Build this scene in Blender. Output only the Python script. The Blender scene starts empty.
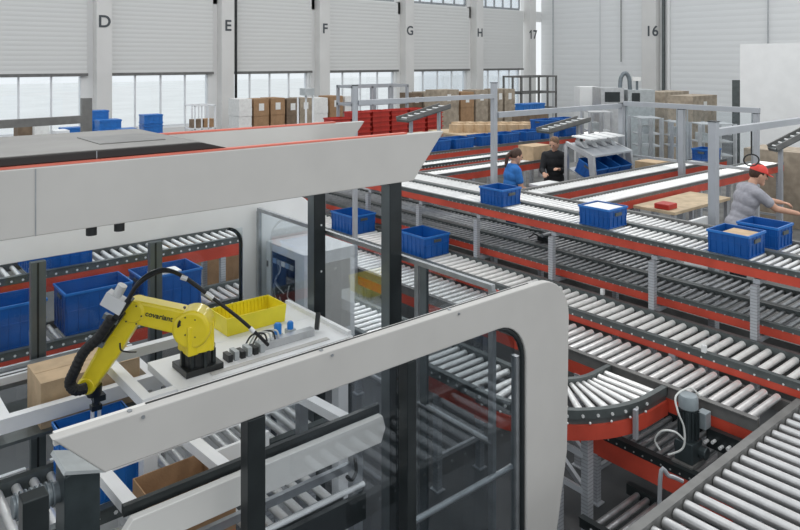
import bpy, bmesh, math, random
from mathutils import Vector, Matrix
random.seed(7)
C = bpy.context.scene.collection
SC = bpy.context.scene
H = 3.6                      # camera height
F = 702.0; HX = 400.0; HY = 60.0
CF, CR = (0.643, 0.766), (0.766, -0.643)     # camera forward / right in world XY

def PD(px, py, d):           # pixel + forward distance -> point
    r = (px-HX)/F*d
    return Vector((CF[0]*d+CR[0]*r, CF[1]*d+CR[1]*r, H-(py-HY)/F*d))
def PZ(px, py, z): return PD(px, py, (H-z)*F/(py-HY))
def PY(px, py, Y):
    t = (px-HX)/F
    return PD(px, py, Y/(CF[1]+CR[1]*t))
def PX(px, py, X):
    t = (px-HX)/F
    return PD(px, py, X/(CF[0]+CR[0]*t))

# ------------------------------------------------------------------ materials
M = {}
def mat(name, col, rough=0.5, metal=0.0, noise=0.0, nscale=8.0, bump=0.0, bscale=60.0, spec=0.5, ramp2=None, coat=0.0):
    m = bpy.data.materials.new(name); m.use_nodes = True
    nt = m.node_tree; b = nt.nodes['Principled BSDF']
    b.inputs['Base Color'].default_value = (*col, 1)
    b.inputs['Roughness'].default_value = rough
    b.inputs['Metallic'].default_value = metal
    b.inputs['Specular IOR Level'].default_value = spec
    b.inputs['Coat Weight'].default_value = coat
    tc = nt.nodes.new('ShaderNodeTexCoord')
    if noise > 0 or ramp2:
        n = nt.nodes.new('ShaderNodeTexNoise'); n.inputs['Scale'].default_value = nscale
        n.inputs['Detail'].default_value = 4
        nt.links.new(tc.outputs['Object'], n.inputs['Vector'])
        r = nt.nodes.new('ShaderNodeValToRGB')
        c2 = ramp2 if ramp2 else tuple(min(1, c*(1+noise)) for c in col)
        c1 = tuple(c*(1-noise) for c in col)
        r.color_ramp.elements[0].position = .35; r.color_ramp.elements[1].position = .65
        r.color_ramp.elements[0].color = (*c1, 1); r.color_ramp.elements[1].color = (*c2, 1)
        nt.links.new(n.outputs['Fac'], r.inputs['Fac'])
        nt.links.new(r.outputs['Color'], b.inputs['Base Color'])
    if bump > 0:
        n2 = nt.nodes.new('ShaderNodeTexNoise'); n2.inputs['Scale'].default_value = bscale
        nt.links.new(tc.outputs['Object'], n2.inputs['Vector'])
        bp = nt.nodes.new('ShaderNodeBump'); bp.inputs['Strength'].default_value = bump
        bp.inputs['Distance'].default_value = .01
        nt.links.new(n2.outputs['Fac'], bp.inputs['Height'])
        nt.links.new(bp.outputs['Normal'], b.inputs['Normal'])
    M[name] = m
    return m
mat('panel', (.50,.49,.47), .45, 0, .03, 3)
mat('panel_white', (.80,.81,.81), .4, 0, .03, 3)
mat('panel_edge', (.74,.73,.70), .4)
mat('white_steel', (.78,.79,.80), .35, 0, .03, 4)
mat('red', (.50,.062,.035), .45, 0, .12, 5)
mat('red_seal', (.66,.17,.12), .5, 0, .08, 5)
mat('dark_rail', (.10,.115,.115), .42, .3, .15, 8)
mat('grey_rail', (.17,.17,.165), .45, .3, .12, 8)
mat('steel', (.36,.38,.40), .38, .7, .12, 10)
mat('zinc', (.42,.44,.47), .42, .35, .06, 3)
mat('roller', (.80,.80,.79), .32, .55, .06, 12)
mat('roller_shaded', (.30,.31,.32), .33, .75, .15, 12)  # darker copy of roller, shade of the lower tiers put into colour
mat('cap', (.75,.76,.76), .4, .2)
mat('black', (.012,.014,.015), .35, 0, .2, 6)
mat('black_metal', (.028,.034,.036), .30, .4, .15, 6)
mat('rubber', (.01,.01,.011), .6)
mat('post', (.14,.165,.175), .35, .55, .08, 5)
mat('roof_top', (.22,.215,.205), .55, 0, .12, 2.5)
mat('roof_edge', (.018,.014,.013), .4, 0, .1, 4)
mat('blue', (.005,.085,.33), .42, 0, .12, 6)
mat('blue_light', (.02,.16,.50), .38, 0, .10, 6)
mat('blue_red', (.42,.028,.018), .42, 0, .12, 6)
mat('yellow', (.82,.70,.03), .42, 0, .06, 6)
mat('robot', (.84,.67,.02), .30, 0, .04, 6, coat=.3)
mat('card', (.36,.22,.12), .85, 0, .10, 9, .15, 90)
mat('card_light', (.52,.38,.24), .85, 0, .10, 9, .15, 90)
mat('card_dark', (.20,.145,.10), .85, 0, .18, 6)
mat('card_grey', (.37,.31,.24), .85, 0, .18, 6)
mat('paper', (.80,.80,.78), .8, 0, .05, 12)
mat('wood', (.50,.39,.26), .7, 0, .15, 6)
mat('aluminium', (.50,.51,.52), .38, .55, .08, 8)
mat('skin', (.58,.33,.23), .55, 0, .06, 20)
mat('hair', (.055,.025,.015), .6, 0, .3, 40)
mat('hair_light', (.16,.09,.05), .6, 0, .3, 40)
mat('shirt_blue', (.03,.17,.50), .85, 0, .12, 14, .3, 40)
mat('shirt_black', (.012,.013,.016), .85, 0, .2, 14, .3, 40)
mat('shirt_grey', (.34,.34,.38), .85, 0, .12, 14, .3, 40)
mat('trousers', (.02,.02,.026), .85, 0, .2, 14, .3, 40)
mat('jeans', (.05,.07,.13), .85, 0, .2, 14, .3, 40)
mat('cap_red', (.72,.05,.035), .5)
mat('motor', (.17,.20,.22), .4, .2, .15, 10)
mat('motor_mid', (.24,.28,.30), .4, .1, .1, 10)
mat('motor_light', (.42,.45,.46), .4, .1, .1, 10)
mat('cable', (.62,.64,.62), .5)
mat('cabinet', (.70,.71,.72), .4, 0, .03, 4)
mat('cabinet_side', (.70,.71,.72), .4, 0, .03, 4)
mat('pale_blue', (.30,.42,.60), .45)
mat('fit_blue', (.01,.20,.62), .35)
mat('letter', (.07,.08,.09), .6)
mat('ink', (.03,.04,.03), .5)
mat('wall_white', (.82,.82,.81), .6, 0, .03, .5)
mat('column', (.74,.73,.71), .6, 0, .04, .8)
mat('frame_white', (.80,.82,.84), .4)
mat('platform', (.15,.15,.145), .7, 0, .25, 3)
mat('floor', (.06,.064,.068), .5, 0, .35, .8, .05, 20)
mat('outside_ground', (.88,.89,.88), .9, 0, .04, .3)
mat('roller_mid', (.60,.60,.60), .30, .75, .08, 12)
mat('roller_bright', (.80,.80,.78), .32, .25, .05, 12)
mat('motor_dark', (.05,.065,.07), .35, .4, .15, 10)
mat('cap_dull', (.42,.43,.43), .4, .3)
mat('orange_mark', (.80,.33,.04), .5)

def perforated():
    m = bpy.data.materials.new('perforated_steel'); m.use_nodes = True
    nt = m.node_tree; b = nt.nodes['Principled BSDF']
    b.inputs['Metallic'].default_value = .35; b.inputs['Roughness'].default_value = .42
    tc = nt.nodes.new('ShaderNodeTexCoord'); sp = nt.nodes.new('ShaderNodeSeparateXYZ')
    nt.links.new(tc.outputs['Object'], sp.inputs[0])
    w = nt.nodes.new('ShaderNodeMath'); w.operation = 'PINGPONG'; w.inputs[1].default_value = .014
    nt.links.new(sp.outputs['Z'], w.inputs[0])
    lt = nt.nodes.new('ShaderNodeMath'); lt.operation = 'LESS_THAN'; lt.inputs[1].default_value = .004
    nt.links.new(w.outputs[0], lt.inputs[0])
    mx = nt.nodes.new('ShaderNodeMix'); mx.data_type = 'RGBA'
    mx.inputs['A'].default_value = (.47,.49,.52,1); mx.inputs['B'].default_value = (.33,.345,.37,1)
    nt.links.new(lt.outputs[0], mx.inputs['Factor'])
    nt.links.new(mx.outputs['Result'], b.inputs['Base Color'])
    M['perf'] = m
perforated()

def slats(name, col, period, depth, axis='Z'):
    m = bpy.data.materials.new(name); m.use_nodes = True
    nt = m.node_tree; b = nt.nodes['Principled BSDF']
    b.inputs['Base Color'].default_value = (*col, 1); b.inputs['Roughness'].default_value = .5
    tc = nt.nodes.new('ShaderNodeTexCoord'); sp = nt.nodes.new('ShaderNodeSeparateXYZ')
    nt.links.new(tc.outputs['Object'], sp.inputs[0])
    s = nt.nodes.new('ShaderNodeMath'); s.operation = 'PINGPONG'; s.inputs[1].default_value = period/2
    nt.links.new(sp.outputs[axis], s.inputs[0])
    d = nt.nodes.new('ShaderNodeMath'); d.operation = 'DIVIDE'; d.inputs[1].default_value = period/2
    nt.links.new(s.outputs[0], d.inputs[0])
    p = nt.nodes.new('ShaderNodeMath'); p.operation = 'POWER'; p.inputs[1].default_value = .45
    nt.links.new(d.outputs[0], p.inputs[0])
    bp = nt.nodes.new('ShaderNodeBump'); bp.inputs['Strength'].default_value = 1; bp.inputs['Distance'].default_value = depth
    nt.links.new(p.outputs[0], bp.inputs['Height']); nt.links.new(bp.outputs['Normal'], b.inputs['Normal'])
    M[name] = m
slats('shutter', (.72,.72,.705), .17, .007)
slats('cladding', (.84,.85,.85), .30, .008)

def glass(name, tint, refl=.5, rough=.02):
    m = bpy.data.materials.new(name); m.use_nodes = True
    nt = m.node_tree; nt.nodes.clear()
    out = nt.nodes.new('ShaderNodeOutputMaterial')
    tr = nt.nodes.new('ShaderNodeBsdfTransparent'); tr.inputs[0].default_value = (*tint, 1)
    gl = nt.nodes.new('ShaderNodeBsdfGlossy'); gl.inputs['Roughness'].default_value = rough
    gl.inputs[0].default_value = (.9,.95,1,1)
    fr = nt.nodes.new('ShaderNodeFresnel'); fr.inputs[0].default_value = 1.5
    mu = nt.nodes.new('ShaderNodeMath'); mu.operation = 'MULTIPLY'; mu.inputs[1].default_value = refl
    mx = nt.nodes.new('ShaderNodeMixShader')
    nt.links.new(fr.outputs[0], mu.inputs[0]); nt.links.new(mu.outputs[0], mx.inputs[0])
    nt.links.new(tr.outputs[0], mx.inputs[1]); nt.links.new(gl.outputs[0], mx.inputs[2])
    nt.links.new(mx.outputs[0], out.inputs[0])
    M[name] = m
glass('glass', (.93,.95,.96), .30)
glass('glass_tint', (.80,.82,.83), .15)
glass('glass_near', (.93,.94,.95), .10)
glass('glass_clear', (.97,.98,.985), .5)

# ------------------------------------------------------------------ mesh builder
class MB:
    def __init__(s): s.v = []; s.f = []; s.m = []
    def add(s, vs, fs, mi=0):
        o = len(s.v); s.v += [tuple(v) for v in vs]
        s.f += [tuple(i+o for i in f) for f in fs]; s.m += [mi]*len(fs); return s
    def box(s, x0, y0, z0, x1, y1, z1, mi=0, T=None):
        vs = [Vector(p) for p in ((x0,y0,z0),(x1,y0,z0),(x1,y1,z0),(x0,y1,z0),(x0,y0,z1),(x1,y0,z1),(x1,y1,z1),(x0,y1,z1))]
        if T: vs = [T @ v for v in vs]
        return s.add(vs, [(0,3,2,1),(4,5,6,7),(0,1,5,4),(1,2,6,5),(2,3,7,6),(3,0,4,7)], mi)
    def cbox(s, c, sx, sy, sz, mi=0, T=None):
        return s.box(c[0]-sx/2,c[1]-sy/2,c[2]-sz/2,c[0]+sx/2,c[1]+sy/2,c[2]+sz/2,mi,T)
    def tube(s, pts, rad, n=8, mi=0, caps=True):
        pts = [Vector(p) for p in pts]
        rs = rad if isinstance(rad, (list, tuple)) else [rad]*len(pts)
        vs = []; fs = []
        N = None
        for i, p in enumerate(pts):
            a = pts[max(0,i-1)]; b = pts[min(len(pts)-1,i+1)]
            t = (b-a).normalized()
            if N is None:
                N = t.orthogonal().normalized()
            else:
                N = (N - t*N.dot(t)); N = N.normalized() if N.length > 1e-6 else t.orthogonal().normalized()
            B = t.cross(N)
            for k in range(n):
                an = 2*math.pi*k/n
                vs.append(p + (N*math.cos(an)+B*math.sin(an))*rs[i])
        for i in range(len(pts)-1):
            for k in range(n):
                a = i*n+k; b = i*n+(k+1)%n
                fs.append((a,b,b+n,a+n))
        if caps:
            fs.append(tuple(range(n-1,-1,-1))); fs.append(tuple((len(pts)-1)*n+k for k in range(n)))
        return s.add(vs, fs, mi)
    def bar(s, p, q, w, h, mi=0, up=(0,0,1)):      # rectangular bar between points
        p = Vector(p); q = Vector(q); t = (q-p).normalized(); up = Vector(up)
        sd = t.cross(up)
        sd = sd.normalized() if sd.length > 1e-6 else t.orthogonal().normalized()
        u = sd.cross(t).normalized()
        vs = [c + sd*a*w/2 + u*b*h/2 for c in (p,q) for a,b in ((-1,-1),(1,-1),(1,1),(-1,1))]
        return s.add(vs, [(0,1,2,3),(7,6,5,4),(0,4,5,1),(1,5,6,2),(2,6,7,3),(3,7,4,0)], mi)
    def sphere(s, c, r, n=12, m=8, mi=0, sc=(1,1,1), T=None):
        vs = []; fs = []; c = Vector(c)
        for j in range(m+1):
            th = math.pi*j/m
            for k in range(n):
                ph = 2*math.pi*k/n
                v = Vector((math.sin(th)*math.cos(ph)*sc[0], math.sin(th)*math.sin(ph)*sc[1], math.cos(th)*sc[2]))*r
                if T: v = T.to_3x3() @ v
                vs.append(c+v)
        for j in range(m):
            for k in range(n):
                a=j*n+k; b=j*n+(k+1)%n
                fs.append((a,a+n,b+n,b))
        return s.add(vs, fs, mi)
    def prism(s, poly, d0, d1, plane='XZ', mi=0):   # extrude polygon
        n = len(poly)
        if plane == 'XZ': mk = lambda p, d: (p[0], d, p[1])
        elif plane == 'YZ': mk = lambda p, d: (d, p[0], p[1])
        else: mk = lambda p, d: (p[0], p[1], d)
        vs = [mk(p,d0) for p in poly]+[mk(p,d1) for p in poly]
        fs = [tuple(range(n)), tuple(range(2*n-1,n-1,-1))]
        fs += [(i,i+n,(i+1)%n+n,(i+1)%n) for i in range(n)]
        return s.add(vs, fs, mi)
    def strip(s, outer, inner, z0, z1, mi=0):       # curved bar following two XY paths
        n = len(outer); vs = []
        for z in (z0, z1):
            vs += [(p[0],p[1],z) for p in outer] + [(p[0],p[1],z) for p in inner]
        fs = []
        for i in range(n-1):
            a,b,c,d = i,i+1,n+i+1,n+i
            fs += [(a,d,c,b),(2*n+a,2*n+b,2*n+c,2*n+d),(a,b,2*n+b,2*n+a),(d,2*n+d,2*n+c,c)]
        fs += [(0,2*n,3*n,n),(n-1,2*n-1,4*n-1,3*n-1)]
        return s.add(vs, fs, mi)
    def mesh(s, name, mats, off=(0,0,0), bevel=0):
        me = bpy.data.meshes.new(name)
        o = Vector(off)
        me.from_pydata([tuple(Vector(v)-o) for v in s.v], [], s.f)
        mats = mats if isinstance(mats, (list,tuple)) else [mats]
        for m in mats: me.materials.append(M[m])
        me.polygons.foreach_set('material_index', s.m)
        bm = bmesh.new(); bm.from_mesh(me); bmesh.ops.recalc_face_normals(bm, faces=bm.faces); bm.to_mesh(me); bm.free()
        return me

def absloc(o):
    l = Vector((0,0,0))
    while o: l += o.location; o = o.parent
    return l
def smooth(me):
    me.polygons.foreach_set('use_smooth', [True]*len(me.polygons)); me.update()
    try: me.set_sharp_from_angle(angle=math.radians(40))
    except Exception: pass
def obj(name, me, parent=None, loc=None, bevel=0, sm=False):
    o = bpy.data.objects.new(name, me); C.objects.link(o)
    if parent: o.parent = parent
    if loc is not None: o.location = loc
    if sm: smooth(me)
    if bevel:
        b = o.modifiers.new('b','BEVEL'); b.width = bevel; b.segments = 2; b.limit_method = 'ANGLE'
    return o
def part(name, mb, mats, parent, world=True, bevel=0, sm=False, label=None, stuff=False):
    off = absloc(parent) if world else (0,0,0)
    o = obj(name, mb.mesh(name, mats, off), parent, bevel=bevel, sm=sm)
    if label: o['label'] = label
    if stuff: o['kind'] = 'stuff'
    return o
def thing(name, label, cat, loc=(0,0,0), rot=0, group=None):
    o = bpy.data.objects.new(name, None); C.objects.link(o); o.empty_display_size = .1
    o.location = loc; o.rotation_euler = (0,0,rot)
    o['label'] = label; o['category'] = cat
    if group: o['group'] = group
    return o
def single(name, mb, mats, label, cat, loc=(0,0,0), world=True, group=None, bevel=0, sm=False, kind=None, rot=0):
    o = obj(name, mb.mesh(name, mats, loc if world else (0,0,0)), None, loc, bevel, sm)
    o.rotation_euler = (0,0,rot)
    o['label'] = label; o['category'] = cat
    if group: o['group'] = group
    if kind: o['kind'] = kind
    return o
def struct(name, mb, mats, parent=None, bevel=0):
    o = obj(name, mb.mesh(name, mats), parent, bevel=bevel)
    if not parent: o['kind'] = 'structure'
    return o
def dup(root, loc, rot=None, label=None, group=None):
    r = root.copy(); C.objects.link(r); r.location = loc
    if rot is not None: r.rotation_euler = (0,0,rot)
    if label: r['label'] = label
    if group: r['group'] = group
    for ch in list(root.children):
        c = ch.copy(); C.objects.link(c); c.parent = r
        for g in ch.children:
            d = g.copy(); C.objects.link(d); d.parent = c
    return r
def text(name, s, size, origin, xd, yd, m, parent, depth=.002, bold=0.0):
    cu = bpy.data.curves.new(name, 'FONT'); cu.body = s; cu.size = size; cu.extrude = depth; cu.offset = bold
    cu.align_x = 'CENTER'; cu.align_y = 'CENTER'
    t = bpy.data.objects.new(name+'_tmp', cu); C.objects.link(t)
    dg = bpy.context.evaluated_depsgraph_get(); dg.update()
    me = bpy.data.meshes.new_from_object(t.evaluated_get(dg))
    bpy.data.objects.remove(t)
    me.materials.clear(); me.materials.append(M[m])
    xd = Vector(xd).normalized(); yd = Vector(yd); yd = (yd-xd*yd.dot(xd)).normalized(); zd = xd.cross(yd)
    R = Matrix((xd, yd, zd)).transposed().to_4x4()
    o0 = Vector(origin) - (absloc(parent) if parent else Vector())
    me.transform(Matrix.Translation(o0) @ R)
    return obj(name, me, parent)

# ------------------------------------------------------------------ camera, world
cam = bpy.data.cameras.new('camera'); co = bpy.data.objects.new('camera', cam); C.objects.link(co)
co.location = (0,0,H); co.rotation_euler = (math.radians(90), 0, -math.atan2(CF[0], CF[1]))
cam.sensor_fit = 'HORIZONTAL'; cam.sensor_width = 36; cam.lens = F/800*36
cam.shift_y = -(265-HY)/800; cam.clip_start = .05; cam.clip_end = 400
SC.camera = co
w = bpy.data.worlds.new('sky'); SC.world = w; w.use_nodes = True
nt = w.node_tree; bg = nt.nodes['Background']
bg.inputs[0].default_value = (.93,.97,1.0,1); bg.inputs[1].default_value = 1.0
SC.view_settings.view_transform = 'Standard'; SC.view_settings.look = 'None'
SC.view_settings.gamma = 1; SC.view_settings.use_curve_mapping = False
SC.view_settings.exposure = 0.0

# ------------------------------------------------------------------ the hall
YW = 27.0; XW = 33.8
struct('floor', MB().box(-10,-8,-.2, XW+.3,YW+.3,0), 'floor')
# window wall: sill strip, lintel strip and the piers between the bays
cols = [(-.3),(3.24),(8.24),(13.22),(18.04),(23.19),(28.2),(32.85)]
cols = [-1.73, 3.27, 8.27, 13.18, 18.1, 23.2, 28.2, 33.0]
mb = MB(); mb.box(-10,YW,0, XW+.3,YW+.3,.95); mb.box(-10,YW,9.4, XW+.3,YW+.3,12)
mb.box(-10,YW,5.9,XW+.3,YW+.3,6.5)
for c in cols: mb.box(c-.75,YW,.95, min(c+.30,XW+.3),YW+.3,9.4)
struct('wall_back', mb, 'wall_white')
names = ['C','D','E','F','G','H','J','17']
cx_px = [None, 104.5, 228.5, 324.5, 408.5, 480, None, 533]
def colX(px):
    t = (px-HX)/F; return (YW-.45)*(CF[0]+CR[0]*t)/(CF[1]+CR[1]*t)
def flag_one(c, o, ax, p, zz):
    # the slanted flag of the figure 1
    a = (c-.13, p, zz+.12) if ax == 'x' else (p, c+.13, zz+.12); b = (c+.0, p, zz+.23) if ax == 'x' else (p, c, zz+.23)
    part('lettering', MB().bar(a, b, .004, .07, 0, (0,0,1)), 'letter', o)
lets = [('D',104.5),('E',228),('F',325),('G',410),('H',480),('17',533)]
for i,(s,px) in enumerate(lets):
    X = colX(px)
    o = struct('trim_%d' % (i+1), MB().box(X-.27,YW-.45,0, X+.27,YW-.001,12), 'column')
    zz = H + (HY-{'D':22,'E':26,'F':29,'G':31,'H':33,'17':35}[s])/F*PY(px,0,YW-.45).dot(Vector((CF[0],CF[1],0)))
    if s == '17': flag_one(X-.20, o, 'x', YW-.46, zz)
    text('lettering', s, .62 if len(s) == 1 else .72, (X, YW-.46, zz), (1,0,0), (0,0,1), 'letter', o, bold=.012)
cxs = [colX(104.5)-5.1]+[colX(p) for _,p in lets]
for i in range(6):
    xa = cxs[i]+.30; xb = cxs[i+1]-.62
    if i == 0: xa = cxs[0]+.3
    wroot = bpy.data.objects.new('window_%d' % (i+1), None); C.objects.link(wroot); wroot['kind'] = 'structure'
    wroot.location = (0,0,0)
    zs = 3.02
    fm = MB()
    fm.box(xa,YW+.05,.95,xb,YW+.2,1.05); fm.box(xa,YW+.05,3.0,xb,YW+.2,3.1)
    fm.box(xa,YW+.05,.95,xa+.08,YW+.2,3.1); fm.box(xb-.08,YW+.05,.95,xb,YW+.2,3.1)
    part('window_frame', fm, 'frame_white', wroot)
    nmu = 3
    for k in range(1,nmu+1):
        xm = xa+(xb-xa)*k/(nmu+1)
        part('mullion', MB().box(xm-.03,YW+.05,1.05,xm+.03,YW+.12,3.02), 'frame_white', wroot)
    part('pane', MB().box(xa+.05,YW+.11,1.0,xb-.05,YW+.12,3.05), 'glass_clear', wroot)
    part('roller_shutter', MB().box(xa-.1,YW-.12,zs+.08,xb+.12,YW-.03,6.45), 'shutter', wroot)
    part('bottom_bar', MB().box(xa-.12,YW-.16,zs,xb+.14,YW-.04,zs+.1), 'grey_rail', wroot)
    um = MB(); um.box(xa,YW+.05,6.5,xb,YW+.12,6.62)
    for k in range(0,6):
        xm = xa+(xb-xa)*k/5; um.box(xm-.04,YW+.05,6.6,xm+.04,YW+.12,9.4)
    part('upper_frame', um, 'steel', wroot)
    part('upper_pane', MB().box(xa,YW+.08,6.6,xb,YW+.09,9.4), 'glass_clear', wroot)
single('drain_pipe', MB().tube([(colX(236.5),YW-.4,0),(colX(236.5),YW-.4,12)], .055, 10), 'black', 'thin black drain pipe running up beside the column marked E', 'pipe', (colX(236.5),YW-.4,0), sm=True)
# right wall
struct('wall_right', MB().box(XW,-8,0, XW+.3,YW,12), 'cladding')
y16 = PX(655,40,XW).y
o = struct('trim_7', MB().box(XW-.45,y16-.30,0,XW-.001,y16+.50,12), 'column')
text('lettering', '16', .75, (XW-.46, PX(652,31.5,XW-.45).y, PX(652,31.5,XW-.45).z), (0,-1,0), (0,0,1), 'letter', o, bold=.012)
for i,(px,wd,m) in enumerate([(663.5,.16,'dark_rail'),(668.5,.14,'wall_white'),(621,.05,'grey_rail'),(600,.02,'steel'),(768,.05,'steel'),(553,.05,'steel')]):
    yy = PX(px,40,XW-.1).y
    zb = 3.2 if px == 768 else (3.5 if px == 621 else 0)
    lab = {663.5:'dark narrow pilaster strip on the right side of column sixteen',668.5:'white downpipe just right of the dark strip by column sixteen',621:'thin conduit on the white wall above the far packing machine',600:'hairline steel cable hanging on the white cladding',768:'thin conduit above the tall white cabinet at the right edge',553:'thin conduit on the white cladding beside column seventeen'}[px]
    single('conduit', MB().tube([(XW-.1,yy,zb),(XW-.1,yy,12)], wd/2, 8), m, lab, 'conduit', (XW-.1,yy,zb), sm=True)
# ground outside, seen through the windows as a pale yard
struct('outside_ground', MB().box(-60,YW+.4,-.3, 120,120,-.1), 'outside_ground')

# lamps added to light the hall, long tubes unseen above the frame
for i,(x,y) in enumerate([(2,-1),(8,-1),(14,3),(2,8),(10,9),(18,9),(4,17),(12,17),(22,17),(30,8)]):
    t = thing('added_hall_lamp', 'added long tube lamp lighting the hall from above, unseen', 'lamp', (x,y,9.0), group='added hall lamps')
    part('housing', MB().box(-.15,-1.6,.06,.15,1.6,.14), 'panel_white', t, world=False)
    L = bpy.data.lights.new('tube','AREA'); L.shape = 'RECTANGLE'; L.size = .5; L.size_y = 3.2; L.energy = 110; L.color = (1,.97,.93)
    lo = bpy.data.objects.new('tube', L); C.objects.link(lo); lo.parent = t; lo.location = (0,0,.04)

# work platform
PZL = .60
struct('work_platform', MB().box(7.95,1.0,0, 18,12.5,PZL), 'platform')

# ------------------------------------------------------------------ conveyors
def roller_mesh(width, r=.024, over=.045, m='roller', cr=.013, cm='cap'):
    mb = MB()
    mb.tube([(0,-width/2+.006,0),(0,width/2-.006,0)], r, 12)
    mb.tube([(0,-width/2-over,-.005),(0,width/2+over,-.005)], cr, 6, 1)
    me = mb.mesh('roller', [m,cm]); smooth(me); return me
def conveyor(label, axis, lo, hi, a0, a1, z, pitch=.1, r=.024, railh=.10, railw=.04, rail='dark_rail', red=None, redh=.08,
             redsides=(0,1), legs=None, legz=0.0, legm='perf', rollm='roller', maxr=96, near=None, skip=None, name='roller_conveyor', top=None, drop=0.0, cr=.012, cm='cap', hirail=True):
    """lane between lo..hi (across), a0..a1 (along); z = roller top"""
    def W(al, ac, zz): return (ac, al, zz) if axis == 'Y' else (al, ac, zz)
    def bx(mb, al0, ac0, z0, al1, ac1, z1, mi=0):
        p = W(al0,ac0,z0); q = W(al1,ac1,z1)
        return mb.box(min(p[0],q[0]),min(p[1],q[1]),z0,max(p[0],q[0]),max(p[1],q[1]),z1,mi)
    base = W((a0+a1)/2,(lo+hi)/2,legz)
    t = thing(name, label, 'conveyor', base)
    for sx, (e0,e1) in enumerate(((lo-railw,lo),(hi,hi+railw))):
        mb = MB(); zt = z+.012
        if sx == 1 and not hirail: zt = z-.05; e1 = hi+.02
        bx(mb,a0,e0,zt-railh,a1,e1,zt)
        # top flange lip
        ee = (e0-.012,e1) if sx == 0 else (e0,e1+.012)
        bx(mb,a0,ee[0],zt,a1,ee[1],zt+.008,0)
        part('side_rail', mb, rail, t)
    if red:
        for sx in redsides:
            e0,e1 = ((lo-railw,lo-railw+.03),(hi+railw-.03,hi+railw))[sx]
            mb = MB(); bx(mb,a0,e0,z-railh-redh,a1,e1,z-railh+.01)
            bx(mb,a0,e0,z-railh-redh-.006,a1,e1+(.04 if sx==0 else 0),z-railh-redh)
            part('side_beam', mb, 'red', t, label='red painted beam under the side rail')
    W_ = hi-lo
    me = roller_mesh(W_, r, railw+.003 if hirail else 0, rollm, cr, cm)
    n = int((a1-a0-.04)/pitch)
    pos = [a0+.04+pitch*(k+.5) for k in range(n)]
    pos = [p for p in pos if not (skip and skip[0] < p < skip[1])]
    cam_d = lambda p: Vector(W(p,(lo+hi)/2,0)).length
    pos.sort(key=cam_d)
    rb = Vector(base)
    for p in pos[:maxr]:
        o = obj('roller', me, t, Vector(W(p,(lo+hi)/2,z-r))-rb)
        if axis == 'Y': o.rotation_euler = (0,0,-math.pi/2)
    if axis == 'X': pass
    rest = pos[maxr:]
    if rest:
        mb = MB()
        for p in rest:
            a = W(p,lo+.006,z-r); b = W(p,hi-.006,z-r)
            mb.tube([a,b], r, 8)
        part('roller', mb, rollm, t, sm=True, stuff=True)
    # cross ties under the rollers
    k = a0+.3
    while k < a1-.1:
        mb = MB(); bx(mb,k-.02,lo+.001,z-railh,k+.02,hi-.001,z-railh+.03); k += 1.1
        part('cross_tie', mb, 'grey_rail', t)
    if legs:
        for l in legs:
            for (e0,e1) in ((lo-railw,lo-.0),(hi+.0,hi+railw)):
                mb = MB(); ec = (e0+e1)/2; wv = .027
                zt = z-railh-(redh if red else 0)
                bx(mb,l-.03,ec-wv,legz,l+.03,ec+wv,zt+.0)
                bx(mb,l-.05,ec-.045,legz,l+.05,ec+.045,legz+.012)
                part('leg', mb, legm, t)
            mb = MB(); bx(mb,l-.015,lo,legz+.25,l+.015,hi,legz+.29); part('brace', mb, legm, t)
    return t

zT = H-1.83; zM = H-2.35; zC = H-2.50; zN = H-2.60
postY = [.6,1.7,2.75,3.74,4.98,6.15,7.25,8.4,9.6,10.8]
# top tier, front lane: its posts carry both tiers
conveyor('upper tier roller conveyor, front lane carrying blue totes over red beam','Y',6.50,6.94,-.5,11,zT,.075,r=.019,railh=.045,railw=.035,rail='dark_rail',red=1,redh=.065,redsides=(0,),cr=.008,cm='cap_dull')
conveyor('upper tier roller conveyor, rear lane in front of the workers','Y',7.04,7.52,-.5,11,zT,.075,r=.019,cr=.006,cm='cap_dull',railh=.09,railw=.04,rail='grey_rail')
conveyor('middle tier roller conveyor, front lane below the blue totes','Y',6.56,7.00,-.5,11,zM,.085,r=.021,railh=.04,railw=.03,rail='dark_rail',cr=.007,cm='cap_dull',red=1,redh=.06,redsides=(0,),rollm='roller_shaded')  # middle tier: shade below the upper tier put into darker rails and rollers
conveyor('middle tier roller conveyor, rear lane hidden below the upper tier','Y',7.09,7.62,-.5,11,zM,.085,r=.021,railh=.06,railw=.03,rail='dark_rail',cr=.006,cm='cap_dull',rollm='roller_shaded')
for i,y in enumerate(postY):
    t = thing('support_post', ['']*0 or 'perforated grey steel post pair holding the two conveyor tiers, number', 'post', (7.0,y,0), group='posts of the two conveyor tiers')
    where = ['beyond the right edge','beyond the right edge of the photo','nearest the right edge, below the rightmost tote','between the rightmost and middle totes','below the left side of the middle tote','below the leftmost tote on the upper tier','behind the tote by the glass cell','behind the dark canopy post','seen through the glass cell','hidden far left behind the canopy'][i]
    t['label'] = 'perforated grey post pair carrying the conveyor tiers, '+where
    for x in (6.425,7.69):
        part('post', MB().box(x-.028,y-.03,0,x+.028,y+.03,zT-(.17 if x<7 else .1)), 'perf', t)
    part('cross_beam', MB().box(6.455,y-.03,zT-.165,7.66,y+.03,zT-.125), 'zinc', t)
    part('cross_beam', MB().box(6.455,y-.03,zM-.165,7.66,y+.03,zM-.125), 'zinc', t)

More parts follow.
